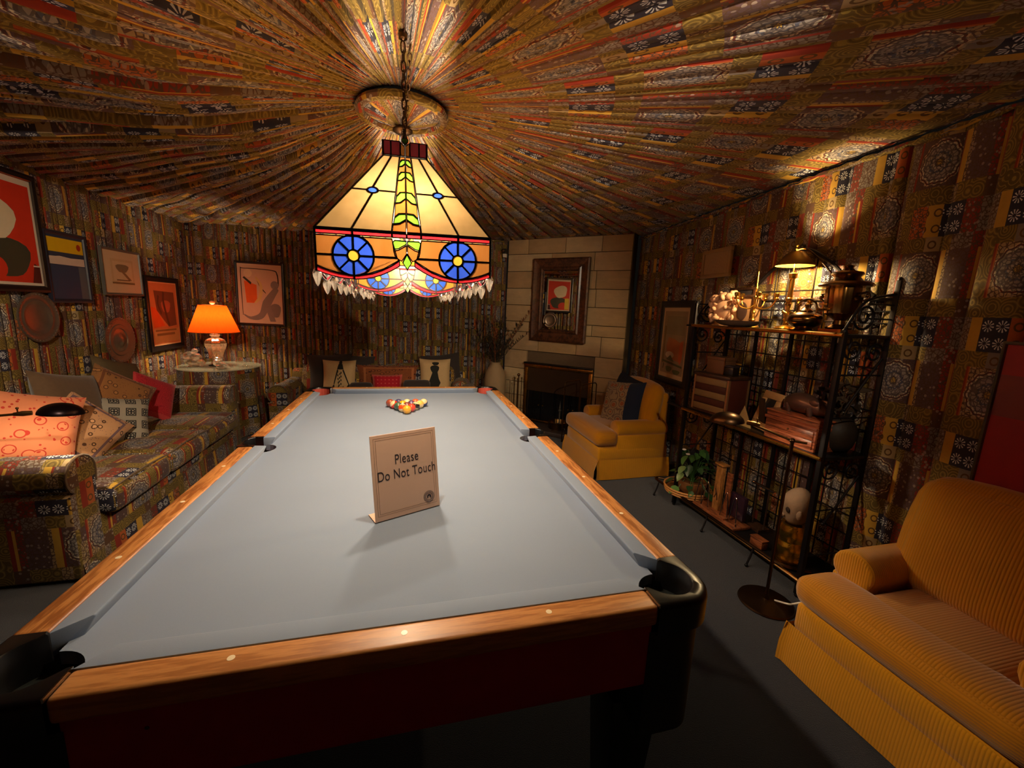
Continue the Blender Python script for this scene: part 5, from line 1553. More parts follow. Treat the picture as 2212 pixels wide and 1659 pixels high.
def surround():
    t = thing('fireplace_screen', 'brass framed glass fireplace doors with a dark firebox behind', 'fireplace')
    u0, u1, z1 = .335, 1.255, .80
    m = MB(); b = .045
    for (x0, zz0, x1, zz1) in ((u0, z1 - b, u1, z1), (u0, .03, u0 + b, z1 - b), (u1 - b, .03, u1, z1 - b), (u0, .03, u1, .075)):
        s = MB(); s.box(x0, -.045, zz0, x1, -.012, zz1); s.build('brass_rail', BRASS, t, bevel=.006)
    h = MB(); h.box(u0 - .0, -.075, z1, u1, -.012, z1 + .022); h.build('hood_edge', BLACKP, t, bevel=.003)
    gp = MB(); gp.box(u0 + b, -.026, .45, u1 - b, -.020, z1 - b); gp.build('smoke_panel', pm('smoked_bronze_panel', (70, 52, 38), .3, .3, .2, 4), t)
    n = 4; pw = (u1 - u0 - 2 * b) / n
    gl = G('dark_glass'); gl.set(col=lin((20, 18, 20)), rough=.06, spec=.6)
    for i in range(n):
        d = MB(); d.box(u0 + b + i * pw + .004, -.027, .08, u0 + b + (i + 1) * pw - .004, -.019, .446); do = d.build('glass_door', gl.mat, t)
        k = MB(); k.ball((u0 + b + i * pw + (pw - .03 if i % 2 == 0 else .03), -.036, .27), .009, 10, 8); k.build('knob', BRASS, do, smooth=True)
    t.matrix_world = Matrix.Translation(FPP) @ R(FYAW, 'Z')
    hs = MB(); hs.box(.26, -.40, .0, 1.33, -.078, .055)
    ho = tag(hs.build('hearth', pm('dark_hearth_stone', (62, 50, 46), .5, 0, .25, 16, .1), bevel=.008), 'low dark stone hearth slab in front of the fireplace', 'hearth')
    ho.matrix_world = Matrix.Translation(FPP) @ R(FYAW, 'Z')
surround()
def fire_tools():
    p = fpt(.36, 0, .24)
    t = thing('fire_tool_stand', 'brass fireplace tool stand at the left of the hearth', 'fire tools', (p.x, p.y, .055))
    b = MB(); b.lathe([(0, 0), (.075, 0), (.08, .008), (.06, .016), (.014, .028), (.010, .05)], 20); b.tube([(0, 0, .03), (0, 0, .60)], .007, 10); b.ball((0, 0, .615), .02, 12, 8); b.build('stand', BRASS_OLD, t, smooth=True)
    for i, a in enumerate((.4, 2.5, 4.2)):
        m = MB(); c, s = math.cos(a) * .05, math.sin(a) * .05
        m.tube([(c, s, .06), (c, s, .56)], .0045, 8); m.ball((c, s, .57), .011, 10, 6); m.tube([(0, 0, .53), (c, s, .53)], .003, 6)
        m.box(c - .022, s - .003, .04, c + .022, s + .003, .10) if i else m.tube([(c, s, .06), (c + .02, s, .045), (c + .03, s, .065)], .004, 6)
        m.build('poker' if not i else 'shovel', BRASS_OLD, t, smooth=True, ang=.8)
fire_tools()
def bucket():
    t = thing('brass_bucket', 'low brass coal bucket on the carpet in front of the hearth', 'bucket', (1.80, 3.78, 0))
    m = MB(); m.lathe([(0, .006), (.085, .0), (.098, .01), (.112, .06), (.116, .13), (.122, .138), (.118, .142), (.110, .13), (.10, .03), (0, .02)], 32); m.build('body', BRASS_OLD, t, smooth=True, ang=.9)
    h = MB(); h.tube([(.118 * math.cos(a), 0, .135 + .10 * math.sin(a)) for a in [PI * i / 16 for i in range(17)]], .004, 6, M=R(1.1, 'X')); h.build('handle', BRASS_OLD, t, smooth=True)
bucket()
def andirons():
    p = fpt(.93, .055, .20)
    t = thing('andiron', 'slim steel spiked andiron standing on the hearth', 'andiron', (p.x, p.y, .055), FYAW)
    m = MB(); m.tube([(0, 0, .0), (0, 0, .22)], .009, 8); m.lathe([(.016, .22), (.02, .235), (.008, .25), (.011, .265), (.004, .30), (0, .36)], 12); m.build('post', STEELG, t, smooth=True)
    f = MB(); f.tube(bez([(-.09, -.02, .006), (-.05, 0, .05), (0, 0, .07), (.05, 0, .05), (.09, -.02, .006)], 6), .007, 8); f.build('foot', STEELG, t, smooth=True)
andirons()
def log_hoop():
    t = thing('log_holder', 'thin brass hoop log holder between the hearth and the gold armchair', 'log holder', (1.905, 3.40, 0), .55)
    for k, y in enumerate((-.11, .11)):
        m = MB(); w, h = .15, .70
        pts = [(-w, y, .02)] + [(-w, y, h * q) for q in (.3, .6, .9)] + [(-w + .04 * (1 - math.cos(a)), y, h - .04 + .04 * math.sin(a)) for a in [PI / 2 * i / 5 for i in range(6)]] + [(w - .04 + .04 * math.sin(a), y, h - .04 + .04 * math.cos(a)) for a in [PI / 2 * i / 5 for i in range(6)]] + [(w, y, h * q) for q in (.9, .6, .3)] + [(w, y, .02)]
        m.tube(pts, .006, 8); m.build('hoop', BRASS_OLD, t, smooth=True)
    b = MB()
    for x in (-.15, -.05, .05, .15): b.tube([(x, -.11, .02), (x, .11, .02)], .006, 6)
    for y in (-.11, .11): b.tube([(-.15, y, .02), (.15, y, .02)], .006, 6)
    for x in (-.15, .15):
        for y in (-.11, .11): b.tube([(x, y, 0), (x, y, .03)], .008, 6)
    b.build('base_grid', BRASS_OLD, t, smooth=True)
log_hoop()
# tall stone-coloured vase with dry plumes, left of the fireplace
def vase_plant():
    x, y = 1.08, 4.20
    v = thing('floor_vase', 'tall pale stoneware floor vase left of the fireplace', 'vase', (x, y, 0))
    m = MB(); m.lathe([(0, .0), (.10, .0), (.115, .03), (.12, .2), (.135, .45), (.14, .58), (.12, .70), (.075, .77), (.06, .80), (.07, .82), (.062, .82), (.052, .79), (0, .6)], 32); m.build('body', pm('stoneware', (150, 124, 92), .75, 0, .22, 9, .2), v, smooth=True, ang=1)
    p = thing('dried_plumes', 'dark feathery dried plumes standing in the pale floor vase', 'plant', (x, y, .79))
    dk = pm('dry_plume', (58, 48, 36), .9, 0, .35, 14); dk2 = pm('reddish_plume', (120, 66, 36), .9, 0, .3, 14)
    rnd = random.Random(9)
    for i in range(26):
        a = rnd.uniform(0, 2 * PI); lean = rnd.uniform(.05, .62); L = rnd.uniform(.38, .72)
        if i == 0: a, lean, L = -.3, .42, .80
        d = Vector((math.cos(a) * math.sin(lean), math.sin(a) * math.sin(lean) * .55, math.cos(lean)))
        sp = [Vector((0, 0, -.04)) + d * L * t_ + Vector((d.x, d.y, -.1)) * .25 * t_ * t_ for t_ in [k / 8 for k in range(9)]]
        m = MB(); m.tube(sp, [.003 - .002 * k / 8 for k in range(9)], 4)
        for k in range(2, 9):
            for q in range(7):
                t_ = k + rnd.random() - .5; b_ = sp[min(8, max(0, int(t_)))].lerp(sp[min(8, int(t_) + 1)], t_ - int(t_)) if t_ < 8 else sp[8]
                aa = rnd.uniform(0, 2 * PI); w_ = rnd.uniform(.035, .075) * (1.1 - .09 * k); e = b_ + Vector((math.cos(aa) * w_, math.sin(aa) * w_ * .8, rnd.uniform(.02, .06)))
                s_ = (e - b_).cross(Vector((0, 0, 1))); s_ = s_.normalized() * .006 if s_.length > 1e-6 else Vector((.006, 0, 0))
                md = b_.lerp(e, .5); m.add([b_, md + s_, e, md - s_], [(0, 1, 2, 3)])
        m.build('plume', dk2 if i % 9 == 0 else dk, p)
vase_plant()
def sensor():
    p = Vector((1.215, 4.50, 2.205))
    t = thing('security_camera', 'small dark security camera high in the corner beside the stone chimney', 'camera', p, -.6)
    m = MB(); m.box(-.03, -.03, -.026, .03, .05, .03); m.build('housing', BLACKP, t, bevel=.006)
    l = MB(); l.lathe([(0, .02), (.014, .018), (.018, .0)], 14, M=T(.0, -.03, .006) @ R(PI / 2, 'X')); l.build('lens', CHROME, t, smooth=True)
    k = MB(); k.box(-.022, -.016, -.075, .022, .03, -.03); k.build('bracket', WHITEP, t, bevel=.004)
sensor()
# ---------------------------------------------------------------- gold corduroy seats on the right
def gold_seat(name, label, cat, x0, x1, ya, yb, ncush, arm_h=.50, back_h=.85, seat_top=.445, arm_set=.19, ears=True, near_arm=True):
    """low upholstered seat facing -x; ya<yb are the outer sides, x0 the front, x1 the back"""
    cx, cy = (x0 + x1) / 2, (ya + yb) / 2
    t = thing(name, label, cat, (cx, cy, 0))
    X0, X1, Ya, Yb = x0 - cx, x1 - cx, ya - cy, yb - cy
    soft('base', CORD, t, X0 + .018, Ya + .02, .165, X1 - .01, Yb - .02, .295, .022, .006, 8)
    # tailored skirt with corner pleats, hanging to the floor
    m = MB(); n = 40; per = []
    sides = [((X0, Yb), (X0, Ya)), ((X0, Ya), (X1, Ya)), ((X1, Yb), (X0, Yb))]
    for (a, b) in sides:
        a, b = Vector(a), Vector(b); d = (b - a).normalized(); nn = Vector((d.y, -d.x)); L = (b - a).length
        vs, fs, uv = [], [], []
        for i in range(n + 1):
            s = i / n; p = a.lerp(b, s); fl = .006 * math.sin(s * L * 9) + (.010 if i in (0, n) else 0)
            vs += [(p.x - nn.x * .010, p.y - nn.y * .010, .185), (p.x + nn.x * (.004 + fl), p.y + nn.y * (.004 + fl), .09), (p.x + nn.x * (.008 + fl), p.y + nn.y * (.008 + fl), .006)]
            uv += [(s * L, .185), (s * L, .09), (s * L, 0)]
        for i in range(n): fs += [(3 * i, 3 * i + 1, 3 * i + 4, 3 * i + 3), (3 * i + 1, 3 * i + 2, 3 * i + 5, 3 * i + 4)]
        m.add(vs, fs, 0, None, uv)
    m.build('skirt', CORD, t, smooth=True, ang=.9)
    ai = .165
    L = (Yb - Ya) / ncush
    for i in range(ncush):
        c0, c1 = Ya + i * L, Ya + (i + 1) * L
        b0, b1 = (c0 + ai if i == 0 else c0), (c1 - ai if i == ncush - 1 else c1)
        # T-shaped cushion: the front wraps before the arms
        mb = rbox(X0 - .012, c0 + .012, .30, X0 + arm_set + .02, c1 - .012, seat_top, .05, .014, 10)
        m2 = rbox(X0 + .05, b0 + .008, .298, X1 - .10, b1 - .008, seat_top + .004, .05, .012, 10)
        me = weld(mb.mesh('seat_cushion', CORDX, smooth=True, ang=3.1)); box_uv(me)
        so = obj('seat_cushion', me, t)
        me2 = weld(m2.mesh('seat_cushion', CORDX, smooth=True, ang=3.1)); box_uv(me2); obj('cushion_body', me2, so)
    arms = ((-1, Ya + ai), (1, Yb - ai))
    for s, y in arms:
        r = .075
        pts = [(0, .29), (0, arm_h - r * 1.6)]
        c = (s * .07, arm_h - r)
        for i in range(15):
            a = (PI if s > 0 else 0) - s * (i / 14) * 1.5 * PI + s * .2
            pts.append((c[0] + r * 1.12 * math.cos(a), c[1] + r * math.sin(a)))
        pts += [(s * .145, .29)]
        mm = extrude_x(pts, X0 + arm_set, X1 - .03, 8)
        me = mm.mesh('arm', CORD, bevel=.016, seg=2, ang=1.0); box_uv(me, (.1, .0))
        ao = obj('arm', me, t, (0, y, 0))
        # upright panel of the arm's outer side down to the skirt
        pn = soft('arm_panel', CORD, ao, X0 + arm_set + .004, min(s * .03, s * .147), .17, X1 - .03, max(s * .03, s * .147), arm_h - .12, .012, n=4)
    # back: pitched cushion and shell
    o = soft('back_cushion', CORD, t, -.085, Ya + ai * .55, -.24, .085, Yb - ai * .55, .24, .075, .03, 10, loc=(X1 - .135, 0, back_h - .24), rot=(0, math.radians(12), 0))
    soft('back_shell', CORD, t, X1 - .09, Ya + .07, .17, X1, Yb - .07, back_h - .06, .05, n=6)
    return t
gold_seat('armchair', 'gold corduroy armchair with a navy banded cushion, beside the fireplace', 'armchair', 1.63, 2.36, 2.32, 3.12, 1, arm_h=.525, back_h=.84, seat_top=.44)
gold_seat('armchair', 'large gold corduroy armchair in the foreground, cut off by the right edge', 'armchair', 1.602, 2.235, -.37, .385, 1, arm_h=.545, back_h=.875, seat_top=.43, arm_set=.185)
scatter('floral cushion with a broad navy band on the gold armchair', cushion_print('navy_band_print', (156, 136, 106), 'band', (112, 92, 78), (30, 42, 66), 2.2), .44, .44, .14, (2.03, 2.68, .625), -SY + .42, .38, -.12, None, pm('navy_cloth', (30, 40, 62), .9, 0, .2, 50, .2))
scatter('dark navy cushion standing behind the floral one on the gold armchair', pm('dark_navy_cloth', (28, 32, 48), .9, 0, .2, 50, .2), .40, .42, .12, (2.12, 2.80, .675), -SY + .05, .22, .15, None)
# pictures on the right wall
def rwx(y, off=.05): return xr(y) - off
yy = 2.545; RY = -PI / 2 - math.atan(.087)
picture('dark framed old illustrated poster left of the black iron shelves', .56, .785, .062, BLKFR,
        [((150, 124, 92), SQ(.06, .06, .95, .95)), ((136, 118, 86), SQ(.16, .62, .9, .88)), ((122, 96, 54), SQ(.10, .20, .17, .74)), ((172, 104, 60), [(.24, .46), (.3, .58), (.55, .56), (.75, .52), (.9, .56), (.86, .24), (.6, .26), (.3, .3)]), ((190, 92, 44), blob(.82, .38, .07, .16)), ((206, 184, 146), blob(.4, .33, .17, .05)), ((84, 84, 46), [(.12, .22), (.92, .17), (.92, .20), (.12, .25)]), ((92, 96, 52), blob(.42, .125, .12, .05, 12, .2)), ((92, 96, 52), blob(.72, .10, .14, .04, 12, .2)), ((72, 64, 40), ribbon([(.2, .2), (.18, .12)], .03)), ((108, 100, 58), [(.28, .26), (.44, .33), (.6, .24)])],
        (rwx(yy, .07), yy, 1.225), RY, (196, 164, 122), .0)
yy = -.10
picture('silver edged picture with a deep red mount at the right edge above the foreground armchair', .66, .60, .012, STEELG,
        [((150, 20, 28), SQ(0, 0, 1, 1)), ((120, 44, 46), SQ(.0, .52, .4, .80)), ((198, 176, 148), SQ(.30, .17, .98, .84))], (rwx(yy, .055), yy, 1.13), RY, (150, 20, 28), .0)
def vent():
    y0, y1, z0, z1 = 1.905, 2.265, 1.795, 2.02
    yy = (y0 + y1) / 2
    t = thing('air_vent', 'pale louvred air vent high on the right wall behind the shelves', 'vent', (rwx(yy, .052), yy, (z0 + z1) / 2), RY)
    w, h = (y1 - y0) / 2, (z1 - z0) / 2
    tan_ = pm('vent_paint', (150, 118, 80), .5, 0, .1, 12)
    for (a, b, c, d) in ((-w, -h, w, -h + .03), (-w, h - .03, w, h), (-w, -h + .03, -w + .03, h - .03), (w - .03, -h + .03, w, h - .03)):
        m = MB(); m.box(a, -.014, b, c, .012, d); m.build('frame_rail', tan_, t, bevel=.003)
    lm = MB(); lm.box(-.0035, -.008, -h + .03, .0035, .006, h - .03, M=R(.5, 'Z')); lme = lm.mesh('louvre', tan_)
    n = 24
    for i in range(n): obj('louvre', lme, t, (-w + .036 + (2 * w - .072) * i / (n - 1), 0, 0))
    b = MB(); b.box(-w + .01, .008, -h + .01, w - .01, .012, h - .01); b.build('duct', BLACKP, t)
vent()
def cord():
    m = MB()
    P = bez([(1.87, .665, .03), (1.885, .60, .055), (1.865, .56, .09), (1.885, .53, .115), (1.915, .51, .09), (1.93, .53, .03), (1.96, .50, .007), (2.0, .53, .006), (2.1, .56, .006), (2.2, .58, .008)], 8)
    m.tube(P, .0045, 8); pl = MB()
    o = tag(m.build('power_cord', WHITEP, smooth=True), 'ivory power cord curling up beside the round lamp base', 'cord')
    pl.box(-.014, -.02, -.012, .014, .02, .012); pl.build('plug', WHITEP, o, (2.2, .585, .014), bevel=.004)
cord()
# ---------------------------------------------------------------- wrought iron shelves (etagere) along the right wall
EX0, EX1, EY0, EY1 = 2.05, 2.345, .695, 1.78     # front, back, near, far
ZS = (.115, .80, 1.425)
def spiral(c, r, turns, a0, sg, n=26): return [(c[0], c[1] + sg * (r * (1 - .82 * i / n)) * math.cos(a0 + turns * 2 * PI * i / n), c[2] + (r * (1 - .82 * i / n)) * math.sin(a0 + turns * 2 * PI * i / n)) for i in range(n + 1)]
def spiral_x(c, r, turns, a0, sg, n=26): return [(c[0] + sg * (r * (1 - .82 * i / n)) * math.cos(a0 + turns * 2 * PI * i / n), c[1], c[2] + (r * (1 - .82 * i / n)) * math.sin(a0 + turns * 2 * PI * i / n)) for i in range(n + 1)]
def etagere():
    t = thing('iron_shelves', 'black wrought iron etagere of three shelves crowded with brass and wooden curios', 'shelf', ((EX0 + EX1) / 2, (EY0 + EY1) / 2, 0))
    O = T(-(EX0 + EX1) / 2, -(EY0 + EY1) / 2, 0)
    def B(m, n, mat=IRON, par=None, **k): 
        if par is None: par = t
        o = m.build(n, mat, par, **k); return o
    for x, y, top in ((EX0, EY0, 1.43), (EX0, EY1, 1.575), (EX1, EY0, 1.69), (EX1, EY1, 1.60)):
        m = MB(); w = .0125
        m.box(x - w, y - w, .02, x + w, y + w, top, M=O); m.ball((x, y, .012), .012, 8, 6, M=O); m.ball((x, y, top + .004), .014, 8, 6, M=O)
        B(m, 'upright', bevel=.002)
    for k, z in enumerate(ZS):
        m = MB(); m.box(EX0 - .01, EY0 - .01, z - .022, EX1 + .01, EY1 + .01, z - .004, M=O)
        if k: 
            m.box(EX0 - .012, EY1, z - .018, EX0 + .012, EY1 + .21 if k == 1 else EY1 + .08, z - .006, M=O)
        so = B(m, 'shelf', pm('black_slate', (20, 18, 20), .3, 0, .3, 14, spec=.5) if k == 1 else IRON, bevel=.003)
        e = MB(); e.tube([(EX0 - .016, EY0 - .01, z - .010), (EX0 - .016, EY1 + .01, z - .010)], .011, 10, M=O)
        e.build('brass_edge', BRASS if k else BRASS_OLD, so, smooth=True)
    # low front rail that curves round at both ends, on little legs
    r = MB(); fx = EX0 - .03
    r.tube([Vector(p) for p in bez([(EX0 + .10, EY1 + .16, .13), (EX0 + .0, EY1 + .24, .13), (EX0 - .03, EY1 + .20, .13), (fx, EY1 + .05, .13), (fx, (EY0 + EY1) / 2, .13), (fx, EY0 + .25, .13), (fx + .02, EY0 + .10, .125), (EX0 + .10, EY0 + .02, .12)], 8)], .010, 8, M=O)
    ro = B(r, 'low_rail', BRONZE, smooth=True)
    for y in (EY1 + .18, 1.38, .98):
        l = MB(); l.tube([(fx + .006, y, .125), (fx - .012, y, .06), (fx - .03, y, .012)], .006, 6, M=O); l.ball((fx - .03, y, .010), .010, 8, 6, M=O); l.build('leg', IRON, ro, smooth=True)
    # back lattice
    for z in (.22, .33, .44, .55, .66, .92, 1.03, 1.14, 1.25, 1.36, 1.48, 1.54, 1.60, 1.66):
        y0, y1 = EY0, EY1
        if z > 1.62: y0, y1 = .93, 1.56
        m = MB(); m.tube([(EX1, y0, z), (EX1, y1, z)], .0042, 6, M=O); B(m, 'lattice_bar')
    for i in range(1, 12):
        y = EY0 + (EY1 - EY0) * i / 12
        top = 1.62 + .26 * math.sqrt(max(0, 1 - abs((y - 1.24) / .36) ** 1.3)) if abs(y - 1.24) < .36 else 1.60
        if i % 3 == 0:
            m = MB(); m.box(EX1 - .008, y - .010, .10, EX1 + .008, y + .010, min(top, 1.60), M=O); B(m, 'lattice_post')
        else:
            m = MB(); m.tube([(EX1, y, .12), (EX1, y, top)], .0042, 6, M=O); B(m, 'lattice_bar')
    # arched crest
    m = MB(); m.tube(bez([(EX1, 1.70, 1.615), (EX1, 1.60, 1.68), (EX1, 1.46, 1.80), (EX1, 1.33, 1.885), (EX1, 1.26, 1.905), (EX1, 1.18, 1.885), (EX1, 1.05, 1.80), (EX1, .92, 1.68), (EX1, .80, 1.615)], 6), .011, 8, M=O); m.ball((EX1, 1.26, 1.925), .016, 8, 6, M=O); B(m, 'crest', smooth=True)
    m = MB(); m.tube([(EX1, EY0, 1.60), (EX1, EY1, 1.60)], .009, 8, M=O); B(m, 'top_rail', smooth=True)
    # end scrolls and braces
    for y in (EY0, EY1):
        for z in (ZS[1], ZS[2]):
            m = MB(); m.tube([Vector(p) for p in spiral_x((EX0 + .075, y, z - .075), .058, 1.6, PI * .9, 1)], .0055, 6, M=O); m.tube([Vector(p) for p in spiral_x((EX1 - .075, y, z - .095), .052, 1.5, PI * .1, 1)], .0055, 6, M=O); B(m, 'scroll', smooth=True)
            m = MB(); m.tube([(EX1 - .02, y, z - .12), (EX0 + .09, y, z - .38)], .0055, 6, M=O); m.ball((EX0 + .09, y, z - .38), .009, 8, 6, M=O); B(m, 'brace', smooth=True)
        m = MB(); m.tube([Vector(p) for p in spiral_x((EX0 + .11, y, ZS[2] + .085), .070, 1.7, PI * 1.1, 1)], .006, 6, M=O); m.tube(bez([(EX0, y, ZS[2] + .02), (EX0 + .10, y, ZS[2] + .155), (EX1, y, ZS[2] + .20)], 8), .0065, 6, M=O); B(m, 'scroll', smooth=True)
        for z in (.24, .50, 1.0, 1.22, 1.50, 1.57):
            if z > 1.43 and y == EY0: x0 = EX0 + .12
            else: x0 = EX0
            m = MB(); m.tube([(x0, y, z), (EX1, y, z)], .0042, 6, M=O); B(m, 'end_bar')
etagere()
GT = 'brass pieces on the top iron shelf'
Z1, Z2, Z3 = ZS[0] - .0035, ZS[1] - .0035, ZS[2] - .0035
# top shelf ------------------------------------------------------
def shell_cluster():
    t = thing('coral_ornament', 'lumpy pale pink cluster ornament at the far end of the top shelf', 'ornament', (2.17, 1.655, Z3))
    pk = pm('pale_coral', (206, 158, 122), .6, 0, .15, 20)
    b = MB(); b.lathe([(0, 0), (.055, 0), (.06, .02), (.045, .06), (0, .10)], 12); b.build('foot', pk, t, smooth=True)
    rnd = random.Random(8)
    m0 = MB(); m0.ball((0, 0, 0), .024, 8, 6, sc=(1, .8, 1.1)); me = m0.mesh('bud', pk, smooth=True, ang=3)
    for i in range(56):
        z = rnd.uniform(.02, .235); r = .075 * math.sqrt(max(.1, 1 - ((z - .12) / .15) ** 2)); a = rnd.uniform(0, 2 * PI)
        o = obj('bud', me, t, (r * math.cos(a), r * 1.15 * math.sin(a), z), (rnd.uniform(0, 3), rnd.uniform(0, 3), 0)); s = rnd.uniform(.6, 1.15); o.scale = (s, s, s)
    c = MB(); c.ball((0, 0, .13), .07, 12, 8, sc=(1, 1.1, 1.5)); c.build('core', pk, t, smooth=True)
shell_cluster()
def boxed_picture():
    t = thing('box_frame', 'small box framed dark silhouette panel standing on the top shelf', 'box', (2.255, 1.545, Z3), -PI / 2 + .25)
    m = MB(); m.box(-.085, -.035, 0, .085, .035, .215); m.build('case', pm('tan_case', (150, 108, 72), .6, 0, .15, 14), t, bevel=.004)
    f = MB()
    for a, b, c, d in ((-.085, 0, .085, .014), (-.085, .201, .085, .215), (-.085, .014, -.073, .201), (.073, .014, .085, .201)): f.box(a, -.042, b, c, -.034, d)
    f.build('front_frame', W_DARK, t)
    s = MB(); s.ball((0, -.0365, .105), .05, 14, 8, sc=(.75, .05, 1.25)); s.build('silhouette', pm('dark_oval', (58, 36, 30), .6, 0, .2, 14), t, smooth=True)
boxed_picture()
def dark_panel():
    t = thing('dark_painting', 'dark framed panel leaning behind the pale cluster ornament', 'picture', (2.325, 1.70, Z3), -PI / 2)
    m = MB(); m.box(-.10, -.012, 0, .14, .0, .275, M=R(-.08, 'X')); m.build('panel', pm('dark_panel_paint', (40, 34, 36), .5, 0, .2, 10), t, bevel=.002)
    f = MB()
    for a, b, c, d in ((-.10, 0, .14, .018), (-.10, .257, .14, .275), (-.10, .018, -.085, .257), (.125, .018, .14, .257)): f.box(a, -.018, b, c, -.010, d, M=R(-.08, 'X'))
    f.build('edge', W_DARK, t)
dark_panel()
def candelabrum(label, loc, arms, H_, r, spike, yaw=0.0):
    t = thing('candelabrum', label, 'candelabra', loc, yaw, GT)
    m = MB(); m.lathe([(0, 0), (.042, 0), (.045, .006), (.036, .014), (.014, .022), (.011, .04), (.019, .05), (.011, .062), (.009, .09), (.015, .10), (.008, .112), (.008, H_), (.013, H_ + .008), (.007, H_ + .018), (0, H_ + .02)], 18)
    if spike: m.tube([(0, 0, H_), (0, 0, H_ + spike * .35), (0, 0, H_ + spike * .37), (0, 0, H_ + spike * .5), (0, 0, H_ + spike)], [.006, .005, .009, .005, .0015], 8)
    m.build('stem', BRASS, t, smooth=True)
    for i in range(arms):
        a = 2 * PI * i / arms + .3; c, s = math.cos(a), math.sin(a); b = MB()
        b.tube([Vector(p) for p in bez([(0, 0, H_ * .80), (c * r * .35, s * r * .35, H_ * .66), (c * r * .8, s * r * .8, H_ * .74), (c * r, s * r, H_ * .95)], 6)], .0042, 7)
        b.lathe([(0, 0), (.012, .002), (.020, .010), (.012, .014), (.010, .018), (.015, .026), (.017, .042), (.013, .046), (0, .046)], 12, (c * r, s * r, H_ * .95)); b.build('branch', BRASS, t, smooth=True)
    return t
candelabrum('tall spiked brass candelabrum with curved branches on the top shelf', (2.17, 1.385, Z3), 5, .185, .115, .17)
candelabrum('smaller brass candlestick group behind the brass tea kettle', (2.255, 1.145, Z3), 3, .15, .06, 0, .4)
def brass_dish():
    t = thing('shallow_dish', 'long shallow dark metal dish at the front of the top shelf', 'dish', (2.085, 1.42, Z3), PI / 2)
    m = MB()
    for k, (a, b) in enumerate(((1.0, 1.0), (.97, .95))):
        m.grid(32, 6, lambda u, v, a=a, k=k: ((.205 * a * (.35 + .65 * v)) * math.cos(2 * PI * (u if k == 0 else 1 - u)), (.062 * a * (.35 + .65 * v)) * math.sin(2 * PI * (u if k == 0 else 1 - u)), .004 + .002 * k + .036 * v ** 2.2))
    m.lathe([(0, 0), (.07, 0), (.072, .005), (0, .006)], 24, M=Matrix.Diagonal((1, .32, 1, 1))); m.build('bowl', PEWTER, t, smooth=True, ang=1)
brass_dish()
def brass_lamp():
    t = thing('desk_lamp', 'lit brass lamp with a wide cone shade on the top shelf', 'lamp', (2.235, 1.195, Z3), 0, None)
    m = MB(); m.lathe([(0, 0), (.055, 0), (.06, .008), (.05, .018), (.016, .028), (.012, .05), (.02, .06), (.012, .072), (.010, .13), (.0135, .14), (.0135, .30), (.02, .305), (.024, .33), (.0, .34)], 20); m.build('stem', BRASS, t, smooth=True)
    s = MB(); s.lathe([(.100, .375), (.098, .385), (.060, .432), (.044, .448), (.036, .456)], 36, cap=False); s.lathe([(.036, .456), (.034, .454), (.042, .446), (.058, .430), (.096, .384), (.100, .375)], 36, cap=False)
    so = s.build('lamp_shade', [pm('shade_brass', (190, 150, 70), .35, .85, .1, 9)], t, smooth=True, ang=1)
    f = MB(); f.lathe([(.004, .462), (.008, .472), (.005, .482), (.008, .49), (0, .498)], 12); f.tube([(0, 0, .33), (0, 0, .47)], .004, 6); f.build('finial', BRASS, t, smooth=True)
    light('bulb', t, (-.03, .012, .392), P_BRASS, C_BRASS, .02)
    # hinged bracket arm reaching to the urn side
    b = MB(); b.tube(bez([(0, 0, .466), (.0, -.06, .465), (.0, -.15, .40), (0, -.24, .31)], 6), .005, 8); b.build('arm', BRONZE, t, smooth=True)
brass_lamp()
def kettle():
    t = thing('tea_kettle', 'dark brass tea kettle with arched handle at the front of the top shelf', 'kettle', (2.135, .985, Z3), 0, GT)
    m = MB(); m.lathe([(0, .008), (.045, .0), (.05, .008), (.04, .018), (.072, .036), (.088, .062), (.080, .085), (.05, .10), (.03, .106), (.033, .112), (.02, .124), (.008, .13), (.012, .142), (0, .15)], 28); m.build('body', pm('dark_brass', (120, 86, 44), .25, 1.0, .2, 7), t, smooth=True, ang=1)
    s = MB(); s.tube(bez([(0, .07, .05), (0, .11, .06), (0, .125, .09), (0, .15, .105)], 5), [.016] * 4 + [.013] * 4 + [.010] * 4 + [.008] * 4, 10); s.build('spout', BRASS, t, smooth=True)
    h = MB(); h.tube(bez([(0, .06, .098), (0, .05, .15), (0, 0, .175), (0, -.05, .15), (0, -.06, .098)], 6), .005, 8); h.build('handle', BRONZE, t, smooth=True)
kettle()
